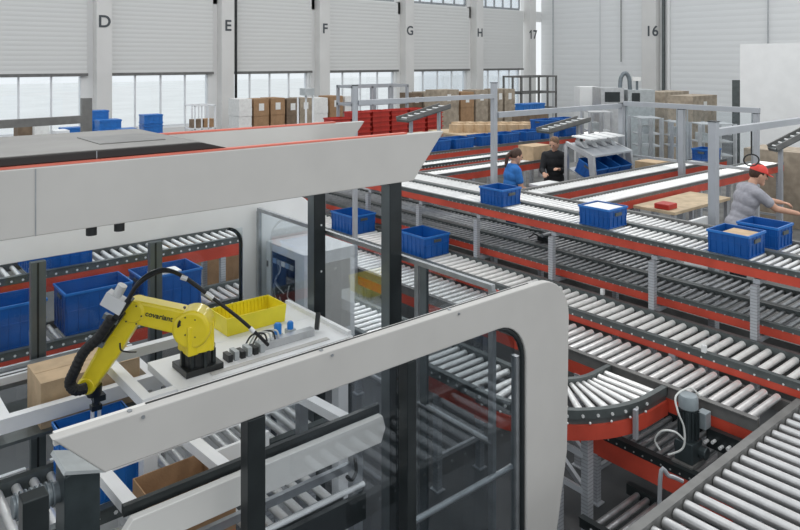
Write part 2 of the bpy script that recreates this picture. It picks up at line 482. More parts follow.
ln = conveyor('wide single roller conveyor lane running beside the tiered conveyors','Y',5.86,6.36,.2,12,zC,.11,r=.029,rollm='roller_bright',cr=.009,railh=.055,railw=.04,rail='dark_rail',red=1,redh=.04,redsides=(0,),legs=[1.5,3.2,4.9,6.6,8.3,10,11.7])
conveyor('lower roller conveyor lane fed by the curved conveyor','Y',5.24,5.78,2.21,12,zN,.10,r=.028,rollm='roller',hirail=False,railh=.09,railw=.04,rail='grey_rail',cm='cap_dull',red=1,redh=.09,redsides=(0,),legs=[3.75,5.4,7.0,8.2,10.5])
# near cross conveyor, bottom right
conveyor('nearest roller conveyor crossing the bottom right corner','X',1.52,2.10,2.4,5.76,zN,.122,r=.031,rollm='roller_mid',railh=.12,railw=.045,rail='grey_rail',legs=[3.0,5.0])
# lower tier under the curve
conveyor('low dark roller conveyor with red beam below the curved conveyor','Y',4.92,5.56,2.24,3.55,H-3.0,.075,r=.022,railh=.06,railw=.05,rail='black_metal',cr=.007,cm='cap_dull',red=1,redh=.13,redsides=(0,),legs=[3.35],rollm='roller_shaded')
conveyor('lowest dark roller conveyor near the floor under the motor','Y',4.25,4.81,2.2,3.02,H-3.28,.08,r=.024,railh=.07,railw=.04,rail='black_metal',legs=[2.6],rollm='roller_shaded')
# lane that leads into the curve
conveyor('straight roller conveyor behind the cell leading into the curve','Y',4.04,4.51,3.86,6.4,zN,.10,r=.026,railh=.08,railw=.04,rail='dark_rail',red=1,redh=.11,redsides=(0,),legs=[4.3,6.1])

# the curve
def arc(cx,cy,r,a0,a1,n=20): return [(cx+r*math.cos(a0+(a1-a0)*k/n), cy+r*math.sin(a0+(a1-a0)*k/n)) for k in range(n+1)]
cx,cy = 4.95,3.85; R0,R1 = .45,.91
t = thing('curved_conveyor','quarter-circle roller conveyor with orange-red outer band turning into the lower lane','conveyor',(cx-.5,cy-.5,0))
A0,A1 = math.pi,1.5*math.pi
def ext(p): return p+[(5.195,p[-1][1])]
part('outer_rail', MB().strip(ext(arc(cx,cy,R1+.045,A0,A1)),ext(arc(cx,cy,R1,A0,A1)),zN-.05,zN+.015).strip(ext(arc(cx,cy,R1+.03,A0,A1)),ext(arc(cx,cy,R1+.005,A0,A1)),zN-.10,zN-.05), 'dark_rail', t)
part('inner_rail', MB().strip(ext(arc(cx,cy,R0,A0,A1)),ext(arc(cx,cy,R0-.04,A0,A1)),zN-.09,zN+.015), 'dark_rail', t)
part('outer_band', MB().strip(ext(arc(cx,cy,R1+.05,A0,A1)),ext(arc(cx,cy,R1+.01,A0,A1)),zN-.205,zN-.095), 'red', t, label='orange-red band below the outer rail')
for k in range(13):
    a = A0+(A1-A0)*(k+.5)/13
    d = Vector((math.cos(a),math.sin(a),0)); c = Vector((cx,cy,zN-.026))
    mb = MB().tube([c+d*(R0+.004),c+d*(R1-.004)],[.018,.03],12)
    mb.tube([c+d*(R1-.01)+Vector((0,0,-.0)),c+d*(R1+.055)],.012,6,1)
    part('roller', mb, ['roller','cap'], t, sm=True)
for k in range(2):
    x = 5.0+.095*k
    part('roller', MB().tube([(x,cy-R0-.004,zN-.026),(x,cy-R1+.004,zN-.026)],.027,12), 'roller', t, sm=True)
for k in range(9):      # bolt studs along the band
    a = A0+(A1-A0)*(k+.5)/9
    p = Vector((cx+(R1+.055)*math.cos(a), cy+(R1+.055)*math.sin(a), zN-.075))
    part('bolt', MB().sphere(p,.010,8,6), 'cap', t, sm=True)
part('clip', MB().cbox((4.72,2.885,zN-.12),.03,.03,.22), 'zinc', t)
for (x,y) in ((4.46,3.13),(4.30,3.28),(4.62,3.55)):
    part('leg', MB().box(x-.035,y-.03,0,x+.035,y+.03,zN-.22), 'perf', t)
for z in (.35,.62):
    part('brace', MB().bar((4.46,3.13,z),(4.30,3.28,z+.12),.03,.04), 'zinc', t)
    part('brace', MB().bar((4.46,3.13,z),(4.62,3.55,z+.12),.03,.04), 'zinc', t)

# gear motor in the corner
t = thing('gear_motor','grey upright gear motor with junction box and looping cable between the lanes','motor',(5.0,2.62,.60))
mb = MB(); c = Vector((5.0,2.62,0))
mb.tube([c+Vector((0,0,.78)),c+Vector((0,0,1.02))],.056,20)
for k in range(14):
    a = 2*math.pi*k/14; d = Vector((math.cos(a),math.sin(a),0))
    mb.bar(c+d*.068+Vector((0,0,.80)),c+d*.068+Vector((0,0,1.0)),.006,.018,0,up=d)
part('motor_body', mb, 'motor_dark', t, sm=True)
part('fan_cowl', MB().tube([c+Vector((0,0,1.02)),c+Vector((0,0,1.09)),c+Vector((0,0,1.11)),c+Vector((0,0,1.115))],[.07,.07,.06,.045],20), 'motor_mid', t, sm=True)
part('gearbox', MB().cbox(c+Vector((0,0,.71)),.15,.14,.15).tube([c+Vector((.05,-.12,.70)),c+Vector((.05,.12,.70))],.045,14), 'motor_dark', t, bevel=.006)
part('junction_box', MB().cbox(c+Vector((.085,-.075,.93)),.085,.07,.12), 'motor_mid', t, bevel=.006)
part('mount_foot', MB().cbox(c+Vector((0,0,.62)),.20,.16,.03), 'grey_rail', t)
def curve_pts(ps, n=8):
    ps = [Vector(p) for p in ps]; out = []
    for i in range(len(ps)-1):
        p0 = ps[max(0,i-1)]; p1 = ps[i]; p2 = ps[i+1]; p3 = ps[min(len(ps)-1,i+2)]
        for k in range(n):
            u = k/n
            out.append(.5*((2*p1)+(-p0+p2)*u+(2*p0-5*p1+4*p2-p3)*u*u+(-p0+3*p1-3*p2+p3)*u**3))
    out.append(ps[-1]); return out
D = 5.2
part('cable', MB().tube(curve_pts([PD(722-22,396,5.1),PD(690,388,5.1),PD(676,396,5.05),PD(678,412,5.0),PD(684,428,5.0),PD(683,448,5.0),PD(668,455,5.05)]),.007,6), 'cable', t, sm=True)
part('cable', MB().tube(curve_pts([PD(684,440,5.0),PD(675,432,5.0),PD(662,431,5.05),PD(655,440,5.1),PD(660,450,5.1)]),.007,6), 'cable', t, sm=True)
# bracket cluster right of the motor
t = thing('drive_bracket','small black and steel drive bracket with bolts below the corner rail','bracket',(5.12,2.38,.6))
part('plate', MB().cbox((5.12,2.40,.80),.05,.26,.14), 'black_metal', t)
for k in range(5):
    part('bolt', MB().tube([(5.05,2.30+.055*k,.78+.02*(k%2)),(5.10,2.30+.055*k,.78+.02*(k%2))],.012,8), 'cap', t, sm=True)
part('shaft', MB().tube([(4.95,2.33,.74),(5.2,2.33,.74)],.018,10), 'steel', t, sm=True)
part('stand', MB().cbox((5.12,2.40,.665),.04,.1,.13), 'grey_rail', t)
# pipe hook by the near conveyor
t = single('pipe_stub', MB().tube(curve_pts([(4.18,2.38,.0),(4.18,2.38,.9),(4.22,2.34,.93),(4.28,2.28,.90)],5),.014,8), 'zinc', 'short bent steel pipe stub beside the nearest conveyor', 'pipe', (4.18,2.38,0), sm=True)

# lanes that branch away from the upper tier
conveyor('branch roller conveyor with red beam passing behind the man in the red cap','X',5.18,5.56,7.60,13.2,zT,.075,r=.02,cr=.005,cm='cap_dull',railh=.04,railw=.03,rail='grey_rail',red=1,redh=.09,redsides=(0,),legs=[8.4,10.2,12.0,13],legz=PZL,maxr=60)
conveyor('second branch roller conveyor ending at the brown carton and blue tote','X',6.05,6.42,7.60,12.9,zT,.075,r=.02,cr=.005,cm='cap_dull',railh=.04,railw=.03,rail='grey_rail',red=1,redh=.09,redsides=(0,),legs=[8.4,10.4,12.5],legz=PZL,maxr=60)
conveyor('branch roller conveyor left of the woman with red beam','X',8.15,8.52,7.60,10.8,zT,.075,r=.02,cr=.005,cm='cap_dull',railh=.04,railw=.03,rail='grey_rail',red=1,redh=.09,redsides=(0,),legs=[8.4,10.4],legz=PZL,maxr=40)
conveyor('far branch roller conveyor carrying a row of blue totes','X',10.2,10.7,8.0,15.5,zT,.08,r=.022,railh=.05,railw=.03,rail='grey_rail',red=1,redh=.08,redsides=(0,),legs=[8.4,11,13.6],legz=PZL,maxr=30)
conveyor('narrow branch roller conveyor between the woman and the blue tote row','X',9.25,9.6,7.60,11.6,zT-.05,.08,r=.022,railh=.05,railw=.03,rail='dark_rail',red=1,redh=.08,redsides=(0,),legs=[8.6,11],legz=PZL,maxr=30)

# two tiers behind the robot cell
conveyor('lower roller conveyor seen through the cell under deep blue totes','X',7.02,7.52,-.6,5.12,zN,.10,r=.026,railh=.07,railw=.04,rail='dark_rail',red=1,redh=.10,redsides=(0,),legs=[.3,4.7],maxr=60)
conveyor('upper roller conveyor seen through the cell window, above the red beam','X',7.67,8.13,-.6,5.12,H-2.12,.10,r=.024,railh=.07,railw=.04,rail='dark_rail',red=1,redh=.12,redsides=(0,),legs=[.3,2.2,3.7,4.9],maxr=60)

# ------------------------------------------------------------------ totes
def make_tote(label, L=.56, W=.40, Hh=.28, m='blue', rim='blue_light', group=None, name='plastic_tote'):
    t = thing(name, label, 'tote', (0,0,0), 0, group)
    b = MB(); th = .008; tp = .018
    def ring(z0,z1,k0,k1,th0):
        # four slightly tapered walls
        a0,b0 = L/2-k0,W/2-k0; a1,b1 = L/2-k1,W/2-k1
        vo = [(-a0,-b0,z0),(a0,-b0,z0),(a0,b0,z0),(-a0,b0,z0),(-a1,-b1,z1),(a1,-b1,z1),(a1,b1,z1),(-a1,b1,z1)]
        a0-=th0;b0-=th0;a1-=th0;b1-=th0
        vi = [(-a0,-b0,z0),(a0,-b0,z0),(a0,b0,z0),(-a0,b0,z0),(-a1,-b1,z1),(a1,-b1,z1),(a1,b1,z1),(-a1,b1,z1)]
        fs=[]
        for i in range(4):
            j=(i+1)%4
            fs += [(i,j,j+4,i+4),(8+j,8+i,12+i,12+j),(i+4,j+4,12+j,12+i),(j,i,8+i,8+j)]
        b.add(vo+vi,fs)
    ring(.0,Hh,tp,.008,th)
    b.box(-L/2+tp,-W/2+tp,.0,L/2-tp,W/2-tp,.012)
    for zz in (.004,Hh*.55):                      # horizontal bands
        b.box(-L/2+.008,-W/2+.008,zz,L/2-.008,-W/2+.02,zz+.012); b.box(-L/2+.008,W/2-.02,zz,L/2-.008,W/2-.008,zz+.012)
        b.box(-L/2+.008,-W/2+.008,zz,-L/2+.02,W/2-.008,zz+.012); b.box(L/2-.02,-W/2+.008,zz,L/2-.008,W/2-.008,zz+.012)
    for k in range(7):                            # vertical ribs
        x = -L/2+.03+(L-.06)*k/6
        for s in (-1,1): b.box(x-.004,s*(W/2-.012)-.006,.01,x+.004,s*(W/2-.012)+.006,Hh-.01)
    for k in range(5):
        y = -W/2+.03+(W-.06)*k/4
        for s in (-1,1): b.box(s*(L/2-.012)-.006,y-.004,.01,s*(L/2-.012)+.006,y+.004,Hh-.01)
    part('body', b, m, t, world=False)
    r = MB()
    for s in (-1,1):
        r.box(-L/2,s*(W/2-.008)-.008,Hh-.022,L/2,s*(W/2-.008)+.008,Hh)
        r.box(s*(L/2-.008)-.008,-W/2+.016,Hh-.022,s*(L/2-.008)+.008,W/2-.016,Hh)
    part('rim', r, rim, t, world=False)
    for s in (-1,1):
        part('handle_recess', MB().box(s*(L/2-.004)-.005,-.06,Hh-.085,s*(L/2-.004)+.005,.06,Hh-.05), 'dark_rail' if m=='blue' else m, t, world=False)  # on blue totes the shade of the handle recess is put into dark colour
    return t
PI2 = math.pi/2
tote0 = make_tote('blue', .54,.44,.27)
tote0.location = (6.11,6.80,zC+.001); tote0.rotation_euler = (0,0,PI2)
tote0['label'] = 'empty blue tote on the wide lane beside the dark canopy post'
tote0['group'] = 'blue totes on the wide lane'
dup(tote0,(6.11,8.35,zC+.001),PI2,'blue tote on the wide lane seen through the cell glass','blue totes on the wide lane')
# contents
single('cardboard_sheet', MB().cbox((0,0,.0),.34,.31,.03), 'paper', 'white packed sheet filling the middle tote on the upper tier', 'sheet', (6.75,4.53,zT+.19), world=False, rot=PI2)
single('cardboard_sheet', MB().cbox((0,0,.0),.26,.30,.03), 'card_light', 'tan cardboard piece lying in the rightmost upper tote', 'sheet', (6.745,3.02,zT+.18), world=False, rot=PI2)
# deep totes behind the cell
deep = make_tote('deep blue tote behind the cell glass, white sheet inside', .63,.44,.40, group='deep blue totes behind the cell', name='deep_tote')
deep.location = (2.87,7.27,zN+.001)
dup(deep,(2.14,7.27,zN+.001),0,'deep blue tote behind the cell, left of the one with a white sheet')
dup(deep,(1.36,7.27,zN+.001),0,'deep blue tote behind the left cell post, cut by the photo edge')
dup(deep,(1.95,7.90,H-2.12+.001),0,'deep blue tote on the upper tier behind the cell')
single('paper_sheet', MB().cbox((0,0,0),.30,.18,.02), 'paper', 'white sheet lying on top inside the deep blue tote', 'sheet', (2.87,7.30,zN+.36), world=False)
# tote the robot picks from
zP = H-2.50
pick = make_tote('blue open tote below the robot gripper', .42,.54,.30, m='blue_light', rim='blue_light', group=None)
pick.location = (1.33,4.36,zP+.001)
pick['label'] = 'bright blue open tote directly below the robot gripper'
# totes on far branch
small = make_tote('blue plastic tote in front of the woman in blue, on the upper tier', .40,.37,.215, group='blue totes on the upper tier')
small.location = (6.74,6.04,zT+.001); small.rotation_euler = (0,0,PI2)
dup(small,(6.75,4.53,zT+.001),PI2,'blue plastic tote with white contents, middle one on the upper tier')
dup(small,(6.745,3.06,zT+.001),PI2,'blue plastic tote with tan contents, rightmost on the upper front lane')
dup(small,(7.28,3.02,zT+.001),PI2,'blue plastic tote on the upper rear lane beside the man in the red cap')
for k in range(8):
    lab = 'blue tote in the far row behind the woman, '+['leftmost','second from left','third from left','fourth from left','fourth from right','third from right','second from right','rightmost, near the dark-clothed worker'][k]
    o = dup(tote0,(8.9+.72*k+(0.05 if k%2 else 0),10.45,zT+.001),0.0,lab,'blue totes on the far branch'); o.scale = (1.05,1,.8)
for k in range(2):
    dup(tote0,(13.22+.72*k,10.45,zT+.22),0.0,'blue tote stacked on top of the far row, '+['left','right'][k],'blue totes on the far branch').scale = (1.05,1,.8)
dup(small,(12.55,6.235,zT+.001),0.0,'blue tote at the far end of the second branch, behind the grey post','blue totes on the branch lanes')

def carton(label, c, L, W, Hh, m='card', rot=0, open_=False, name='carton', group=None):
    t = thing(name, label, 'box', c, rot, group)
    if open_:
        b = MB(); th=.006
        b.box(-L/2,-W/2,0,L/2,-W/2+th,Hh); b.box(-L/2,W/2-th,0,L/2,W/2,Hh)
        b.box(-L/2,-W/2+th,0,-L/2+th,W/2-th,Hh); b.box(L/2-th,-W/2+th,0,L/2,W/2-th,Hh)
        b.box(-L/2+th,-W/2+th,0,L/2-th,W/2-th,.008)
        part('body', b, m, t, world=False)
    else:
        part('body', MB().box(-L/2,-W/2,0,L/2,W/2,Hh-.004), m, t, world=False)
        part('flap', MB().box(-L/2,-W/2,Hh-.004,L/2,-.003,Hh), m, t, world=False)
        part('flap', MB().box(-L/2,.003,Hh-.004,L/2,W/2,Hh), m, t, world=False)
    return t
carton('tan carton on the branch conveyor to the right of the woman', (10.25,8.34,zT+.001), .50,.36,.26,'card_light')
carton('tan carton on the second branch conveyor behind the grey post', (11.9,6.85,1.52), .75,.42,.24,'card_light')
t = thing('side_table','narrow grey steel table carrying a tan carton beyond the second branch','table',(11.9,6.85,PZL))
part('table_top', MB().box(11.45,6.6,1.48,12.35,7.1,1.52),'zinc',t)
for sx in (11.49,12.31):
    for sy in (6.64,7.06): part('leg', MB().box(sx-.02,sy-.02,PZL,sx+.02,sy+.02,1.48),'zinc',t)

# ------------------------------------------------------------------ robot cell
YN, YF, XE = 2.68, 5.57, 2.95
def rnd(cx,cy,r,a0,a1,n=8): return [(cx+r*math.cos(math.radians(a0+(a1-a0)*k/n)), cy+r*math.sin(math.radians(a0+(a1-a0)*k/n))) for k in range(n+1)]
def portal(Y, th, zt, zb, label, matn, xl=.65, xlb=.83, inner=3.22, Ri=.24):
    t = thing('machine_portal', label, 'machine frame', (3.35,Y+th/2,0))
    poly = [(xl,zt)] + rnd(3.37,zt-.26,.26,90,0) + [(3.61,zt-1.1),(3.50,zt-1.6),(3.36,0),(inner+.01,0),(inner,.4)] \
         + rnd(inner-Ri,zb-Ri,Ri,0,90) + [(xlb,zb)]
    part('panel', MB().prism(poly,Y,Y+th,'XZ'), matn, t, bevel=.006)
    # lip along the top with a dark groove
    part('top_lip', MB().box(xl+.02,Y+th,zt-.05,3.30,Y+th+.022,zt-.004), 'panel_edge', t)
    part('groove', MB().box(xl+.35,Y+th+.002,zt-.003,3.30,Y+th+.012,zt-.001), 'black', t, label='thin black seal line along the top edge')
    g = [(inner-.012,.0,)]
    path = [Vector((inner-.012,Y+th/2,z)) for z in (.02,.8,zb-Ri)] + [Vector((inner-Ri+ (Ri-.012)*math.cos(math.radians(a)),Y+th/2,zb-Ri+(Ri-.012)*math.sin(math.radians(a)))) for a in range(8,91,12)]
    part('gasket', MB().tube(path,.016,8), 'black_metal', t, sm=True)
    return t
near = portal(YN,.05,2.262,2.078,'near grey panel frame of the robot cell with rounded corner and tapering leg','panel')
far = portal(YF,.05,2.36,2.16,'far white panel frame of the robot cell with arched window corner','panel_white',xl=-.3,xlb=-.15,inner=2.89,Ri=.16)
# screws on the near panel
for px_ in (.93,1.80,2.62):
    part('screw', MB().tube([(px_,YN+.03,2.263),(px_,YN+.03,2.267)],.010,8), 'steel', near, sm=True)
    part('screw', MB().tube([(px_+.04,YN-.006,2.24),(px_+.04,YN-.0,2.24)],.007,8), 'steel', near, sm=True)
# side stile strip (dark aluminium) inside the near leg
t = thing('glass_door','near glazed door of the cell with aluminium stile and cross bars','door',(2.79,YN+.07,0))
part('stile', MB().box(3.165,YN+.03,.02,3.195,YN+.07,1.86), 'steel', t)
part('pane', MB().box(2.40,YN+.045,.25,3.165,YN+.053,2.06), 'glass_tint', t)
part('cross_bar', MB().tube([(2.38,YN+.07,1.2),(3.17,YN+.07,1.2)],.018,10), 'steel', t, sm=True)
for (x,lab) in ((.60,'black cell post at the bottom left corner of the photo'),(1.455,'black cell post below the middle of the near panel'),(2.33,'black cell post below the right part of the near panel')):
    wd_ = .03 if x > 2 else .042
    t = thing('cell_post', lab, 'post', (x,YN+.02,0), group='black posts of the near cell side')
    part('profile', MB().box(x-wd_,YN+.0,0,x+wd_,YN+.07,2.076), 'black_metal', t, bevel=.004)
    part('base_plate', MB().box(x-.08,YN-.03,0,x+.08,YN+.09,.012), 'steel', t)
    part('hinge_strip', MB().box(x+wd_+.001,YN+.02,.3,x+wd_+.006,YN+.05,2.0), 'steel', t)
t = thing('glass_panel','glass panel of the cell between the two near black posts','glass panel',(1.9,YN+.03,0))
part('pane', MB().box(1.515,YN+.04,.25,2.27,YN+.048,2.06), 'glass_near', t)
part('bottom_rail', MB().box(1.515,YN+.025,.0,2.27,YN+.06,.25), 'black_metal', t)

# far side posts and glazing
for (x,lab) in ((1.25,'blue-grey post in the far cell wall, left, in front of the totes'),(2.10,'blue-grey post in the far cell wall, behind the robot hose')):
    t = thing('cell_post', lab, 'post', (x,YF+.02,0), group='grey posts of the far cell side')
    part('profile', MB().box(x-.05,YF-.06,0,x+.05,YF-.005,2.155), 'post', t, bevel=.003)
    part('slot', MB().box(x-.012,YF-.063,.02,x+.002,YF-.0602,2.15), 'black_metal', t)
    part('base_plate', MB().box(x-.07,YF-.08,0,x+.07,YF-.0,.012), 'steel', t)
t = thing('glass_panel','clear glass of the far cell wall in front of the deep blue totes','glass panel',(1.7,YF,0))
part('pane', MB().box(1.31,YF-.04,.7,2.04,YF-.032,2.15), 'glass', t)
part('pane', MB().box(2.16,YF-.04,.7,2.86,YF-.032,2.15), 'glass', t)
part('pane', MB().box(.2,YF-.04,.7,1.19,YF-.032,2.15), 'glass', t)
for (xa_,xb_) in ((.2,1.17),(1.33,2.02),(2.18,2.86)): part('bottom_rail', MB().box(xa_,YF-.055,.0,xb_,YF-.02,.7), 'panel_white', t)
# right end glazing
t = thing('end_glazing','right end wall of the cell, glass in thin steel frame sloping to the near panel','glass panel',(XE+.07,4.1,0))
X0 = XE+.072
part('top_rail', MB().box(X0-.015,2.76,2.27,X0+.015,5.54,2.30), 'steel', t)
part('mid_rail', MB().tube([(X0,2.76,1.38),(X0,4.9,1.38)],.017,10), 'steel', t, sm=True)
for y in (5.53,3.42,2.77):
    part('stile', MB().box(X0-.015,y-.018,0,X0+.015,y+.018,2.27), 'steel', t)
part('stile', MB().box(X0-.013,3.33,0,X0+.013,3.385,2.27), 'post', t)
part('pane', MB().box(X0-.003,3.44,.1,X0+.003,5.51,2.27), 'glass', t)
part('pane', MB().box(X0-.003,2.79,.1,X0+.003,3.33,2.27), 'glass_tint', t)
# canopy
t = thing('canopy','large grey canopy over the robot cell with dark roof and red edge strips','canopy',(1.4,4.05,0))
zb,zt = 2.79,3.105
part('near_panel', MB().prism([(-1.2,zb),(3.10,zb),(3.38,zt),(-1.2,zt)],3.55,3.60,'XZ'), 'panel', t, bevel=.005)
part('far_panel', MB().prism([(-1.2,zb),(3.16,zb),(3.43,zt),(-1.2,zt)],4.53,4.58,'XZ'), 'panel', t, bevel=.005)
part('edge_strip', MB().box(-1.2,3.56,zt+.001,3.05,3.60,zt+.010), 'red_seal', t, label='red strip along the top of the near panel')
part('edge_strip', MB().box(-1.2,4.535,zt+.001,3.15,4.575,zt+.012), 'red_seal', t, label='red strip along the top of the far panel')
part('seam', MB().box(.79,3.5465,zb,.794,3.55,zt-.005), 'steel', t)
part('roof', MB().prism([(-1.2,zt+.011),(1.76,zt+.011),(1.62,zt+.050),(-1.2,zt+.050)],3.585,4.55,'XZ'), ['roof_edge'], t, bevel=.004)
part('roof_sheet', MB().box(-1.2,3.59,zt+.051,1.60,4.54,zt+.055), 'roof_top', t)
part('roof_seam', MB().box(1.07,3.5845,zt+.012,1.074,3.585,zt+.05), 'steel', t)
part('hatch', MB().box(1.15,3.8,zt+.0555,1.5,4.2,zt+.059), 'roof_edge', t, label='dark flat hatch on the roof sheet').data.materials[0] = M['grey_rail']
part('soffit', MB().box(-1.2,3.605,zb+.14,2.95,4.52,zb+.16), 'panel_white', t)
for x in (1.083,1.218):
    part('sensor', MB().tube([(x-.02,3.64,zb-.055),(x-.02,3.64,zb+.14)],.026,14), 'black', t, sm=True)
    part('sensor_bracket', MB().box(x-.12,3.60,zb-.010,x-.03,3.62,zb+.0), 'black', t)
for (x,y,l) in ((2.95,3.60,'dark square post under the right end of the near canopy panel'),(2.95,4.50,'dark square post under the far canopy panel, before the electrical cabinet'),(-.9,3.57,'dark canopy post left of the photo edge'),(-.9,4.5,'far dark canopy post left of the photo edge')):
    t = thing('canopy_post', l, 'post', (x,y,0), group='dark posts under the canopy')
    part('profile', MB().box(x-.05,y-.045,0,x+.05,y+.05,zb+.0), 'black_metal', t, bevel=.003)
    part('left_face', MB().box(x-.0525,y-.04,.01,x-.0505,y+.045,zb-.01), 'post', t)  # thin paler sheet over the left face of the post
    part('base_plate', MB().box(x-.09,y-.09,0,x+.09,y+.09,.012), 'steel', t)
    for z in ((2.0,2.35,2.6) if y > 4 else ()): part('bolt', MB().tube([(x+.01,y-.05,z),(x+.01,y-.047,z)],.008,8), 'cap', t)

# electrical cabinet
t = thing('electrical_cabinet','light grey electrical cabinet with open door window showing cables','cabinet',(3.33,5.2,0))
x0,x1,y0,y1,z0,z1 = 3.09,3.60,4.90,5.52,1.22,2.0
part('body', MB().box(x0+.02,y0,z0,x1,y1,z1).box(x0,y0,z0,x0+.02,y0+.14,z1).box(x0,y1-.08,z0,x0+.02,y1,z1).box(x0,y0+.14,z1-.07,x0+.02,y1-.08,z1).box(x0,y0+.14,z0,x0+.02,y1-.08,z0+.1), 'cabinet', t)
part('back_plate', MB().box(x0+.014,y0+.14,z0+.1,x0+.019,y1-.08,z1-.07), 'black_metal', t)
random.seed(3)
for k in range(9):
    ya = random.uniform(y0+.17,y1-.12); za = random.uniform(z0+.25,z1-.14)
    pts = [(x0+.008,ya+random.uniform(-.1,.1)*(j>0),za-.07*j+random.uniform(-.03,.03)) for j in range(4)]
    pts = [(p[0],min(max(p[1],y0+.16),y1-.10),max(p[2],z0+.12)) for p in pts]
    part('wire', MB().tube(curve_pts(pts,5),.006,5), ['cable','motor_light','motor'][k%3], t, sm=True)
for k in range(5):
    part('module', MB().box(x0+.004,y0+.18+k*.07,z1-.17,x0+.016,y0+.235+k*.07,z1-.13), ['motor_light','pale_blue','paper'][k%3], t)
part('latch', MB().box(x0-.012,y0+.05,1.45,x0-.001,y0+.075,1.55), 'black', t)
part('latch', MB().box(x0-.012,y1-.035,1.78,x0-.001,y1-.02,1.83), 'black', t)
part('side_panel', MB().box(x0+.06,y0-.006,z0+.1,x1-.05,y0-.001,1.9), 'panel', t)
for sx in (x0+.04,x1-.04):
    for sy in (y0+.04,y1-.04): part('leg', MB().box(sx-.025,sy-.025,0,sx+.025,sy+.025,z0), 'black_metal', t)

# robot table
zR = 1.70
t = thing('robot_table','white steel table carrying the yellow robot and the yellow bin','table',(2.2,4.3,0))
part('table_top', MB().box(1.62,3.93,zR-.05,2.86,4.40,zR).box(2.02,4.40,zR-.05,2.86,4.76,zR), 'white_steel', t, bevel=.004)
part('front_skirt', MB().box(1.62,3.91,zR-.16,2.86,3.93,zR-.0), 'white_steel', t)
part('inlay', MB().box(1.85,3.96,zR+.001,2.70,4.0,zR+.006), 'panel', t, label='grey strip along the front edge of the table top')
part('frame_beam', MB().box(1.42,3.93,zR-.06,1.62,3.99,zR-.0), 'white_steel', t)
part('frame_beam', MB().box(1.42,3.99,zR-.06,1.48,4.72,zR-.0), 'white_steel', t)
part('frame_beam', MB().box(1.48,4.66,zR-.06,2.02,4.72,zR-.0), 'white_steel', t)
part('lip', MB().box(2.83,3.93,zR+.0,2.86,4.76,zR+.03), 'white_steel', t)
for (x,y) in ((1.47,3.98),(2.80,3.98),(2.80,4.72),(2.06,4.72)):
    part('leg', MB().box(x-.04,y-.04,0,x+.04,y+.04,zR-.06), 'white_steel', t)
# white tray frame behind the pick tote
t = thing('tray_frame','white rectangular steel frame holding a closed carton behind the picking tote','frame',(1.3,5.05,0))
zf = 1.45
part('rail', MB().box(-.2,4.74,zf-.09,1.86,4.80,zf), 'white_steel', t)
part('rail', MB().box(-.2,5.36,zf-.05,1.86,5.44,zf), 'white_steel', t)
for x in (.90,1.80,.1): part('strut', MB().box(x-.03,4.80,zf-.06,x+.03,5.36,zf-.01), 'white_steel', t)
part('groove', MB().box(-.2,5.385,zf+.001,1.86,5.40,zf+.004), 'black', t)
part('tray', MB().box(-.2,4.80,zf-.20,1.86,5.36,zf-.18), 'dark_rail', t)
for x in (-.1,1.81):
    for y in (4.77,5.40): part('leg', MB().box(x-.03,y-.03,0,x+.03,y+.03,zf-.09), 'white_steel', t)
part('rail', MB().box(-.2,5.455,zf-.12,1.86,5.48,zf+.03), 'steel', t, label='steel guide rail at the back of the tray frame')
carton('closed tan carton in the white tray frame behind the robot arm', (1.42,5.02,zf-.18), .62,.36,.29,'card_light')
# picking conveyor
conveyor('short roller conveyor below the robot holding the picking tote','X',4.07,4.64,-.3,2.72,zP,.095,r=.025,railh=.08,railw=.04,rail='dark_rail',legs=[.2,2.6])
# near lower station
t = thing('lift_frame','long white steel frame below the near panel, in front of the open carton','frame',(1.6,3.2,0))
zq = 1.70
part('front_panel', MB().prism([(.98,zq-.05),(1.02,zq),(2.34,zq),(2.36,zq-.07),(2.33,zq-.14),(1.7,zq-.14),(.98,zq-.14)],2.93,2.97,'XZ'), 'panel_edge', t, bevel=.004)
part('guide_strip', MB().box(1.0,2.985,zq-.01,2.36,3.01,zq+.035), 'black_metal', t, label='black guide strip behind the front panel')
part('back_rail', MB().box(1.0,3.62,zq-.16,2.34,3.68,zq-.06), 'white_steel', t)
for x in (1.06,1.50,2.20):
    part('strut', MB().bar((x,3.0,zq-.03),(x,3.65,zq-.08),.06,.05), 'white_steel', t)
part('slide_bar', MB().box(.9,3.05,zq-.30,2.3,3.075,zq-.26), 'steel', t)
part('slide_bar', MB().tube([(.9,3.02,zq-.38),(2.28,3.02,zq-.38)],.014,10), 'cap', t, sm=True)
part('lower_tray', MB().box(.9,3.0,zq-.56,2.28,3.03,zq-.42), 'black_metal', t)
part('hook', MB().tube(curve_pts([(2.20,2.99,zq-.20),(2.20,2.98,zq-.27),(2.17,2.98,zq-.30),(2.14,2.98,zq-.27)],4),.010,6), 'black', t, sm=True)
part('hook', MB().tube(curve_pts([(1.55,2.99,zq-.20),(1.55,2.97,zq-.27),(1.52,2.97,zq-.32),(1.49,2.97,zq-.27)],4),.010,6), 'red', t, sm=True)
part('side_plate', MB().box(1.60,3.45,zq-.34,1.95,3.47,zq-.16), 'panel_white', t)
for (x,y) in ((1.03,3.0),(2.25,3.0),(1.03,3.62),(2.3,3.62)):
    part('leg', MB().box(x-.03,y+.03,0,x+.03,y+.08,zq-.13), 'steel', t)
conveyor('low roller conveyor under the white lift frame carrying the open carton','X',3.13,3.55,1.08,2.2,1.24,.09,r=.024,railh=.07,railw=.035,rail='steel',legs=[1.3,2.0])
carton('open tan carton below the near panel, empty inside', (1.42,3.36,1.241), .38,.36,.27,'card',open_=True)
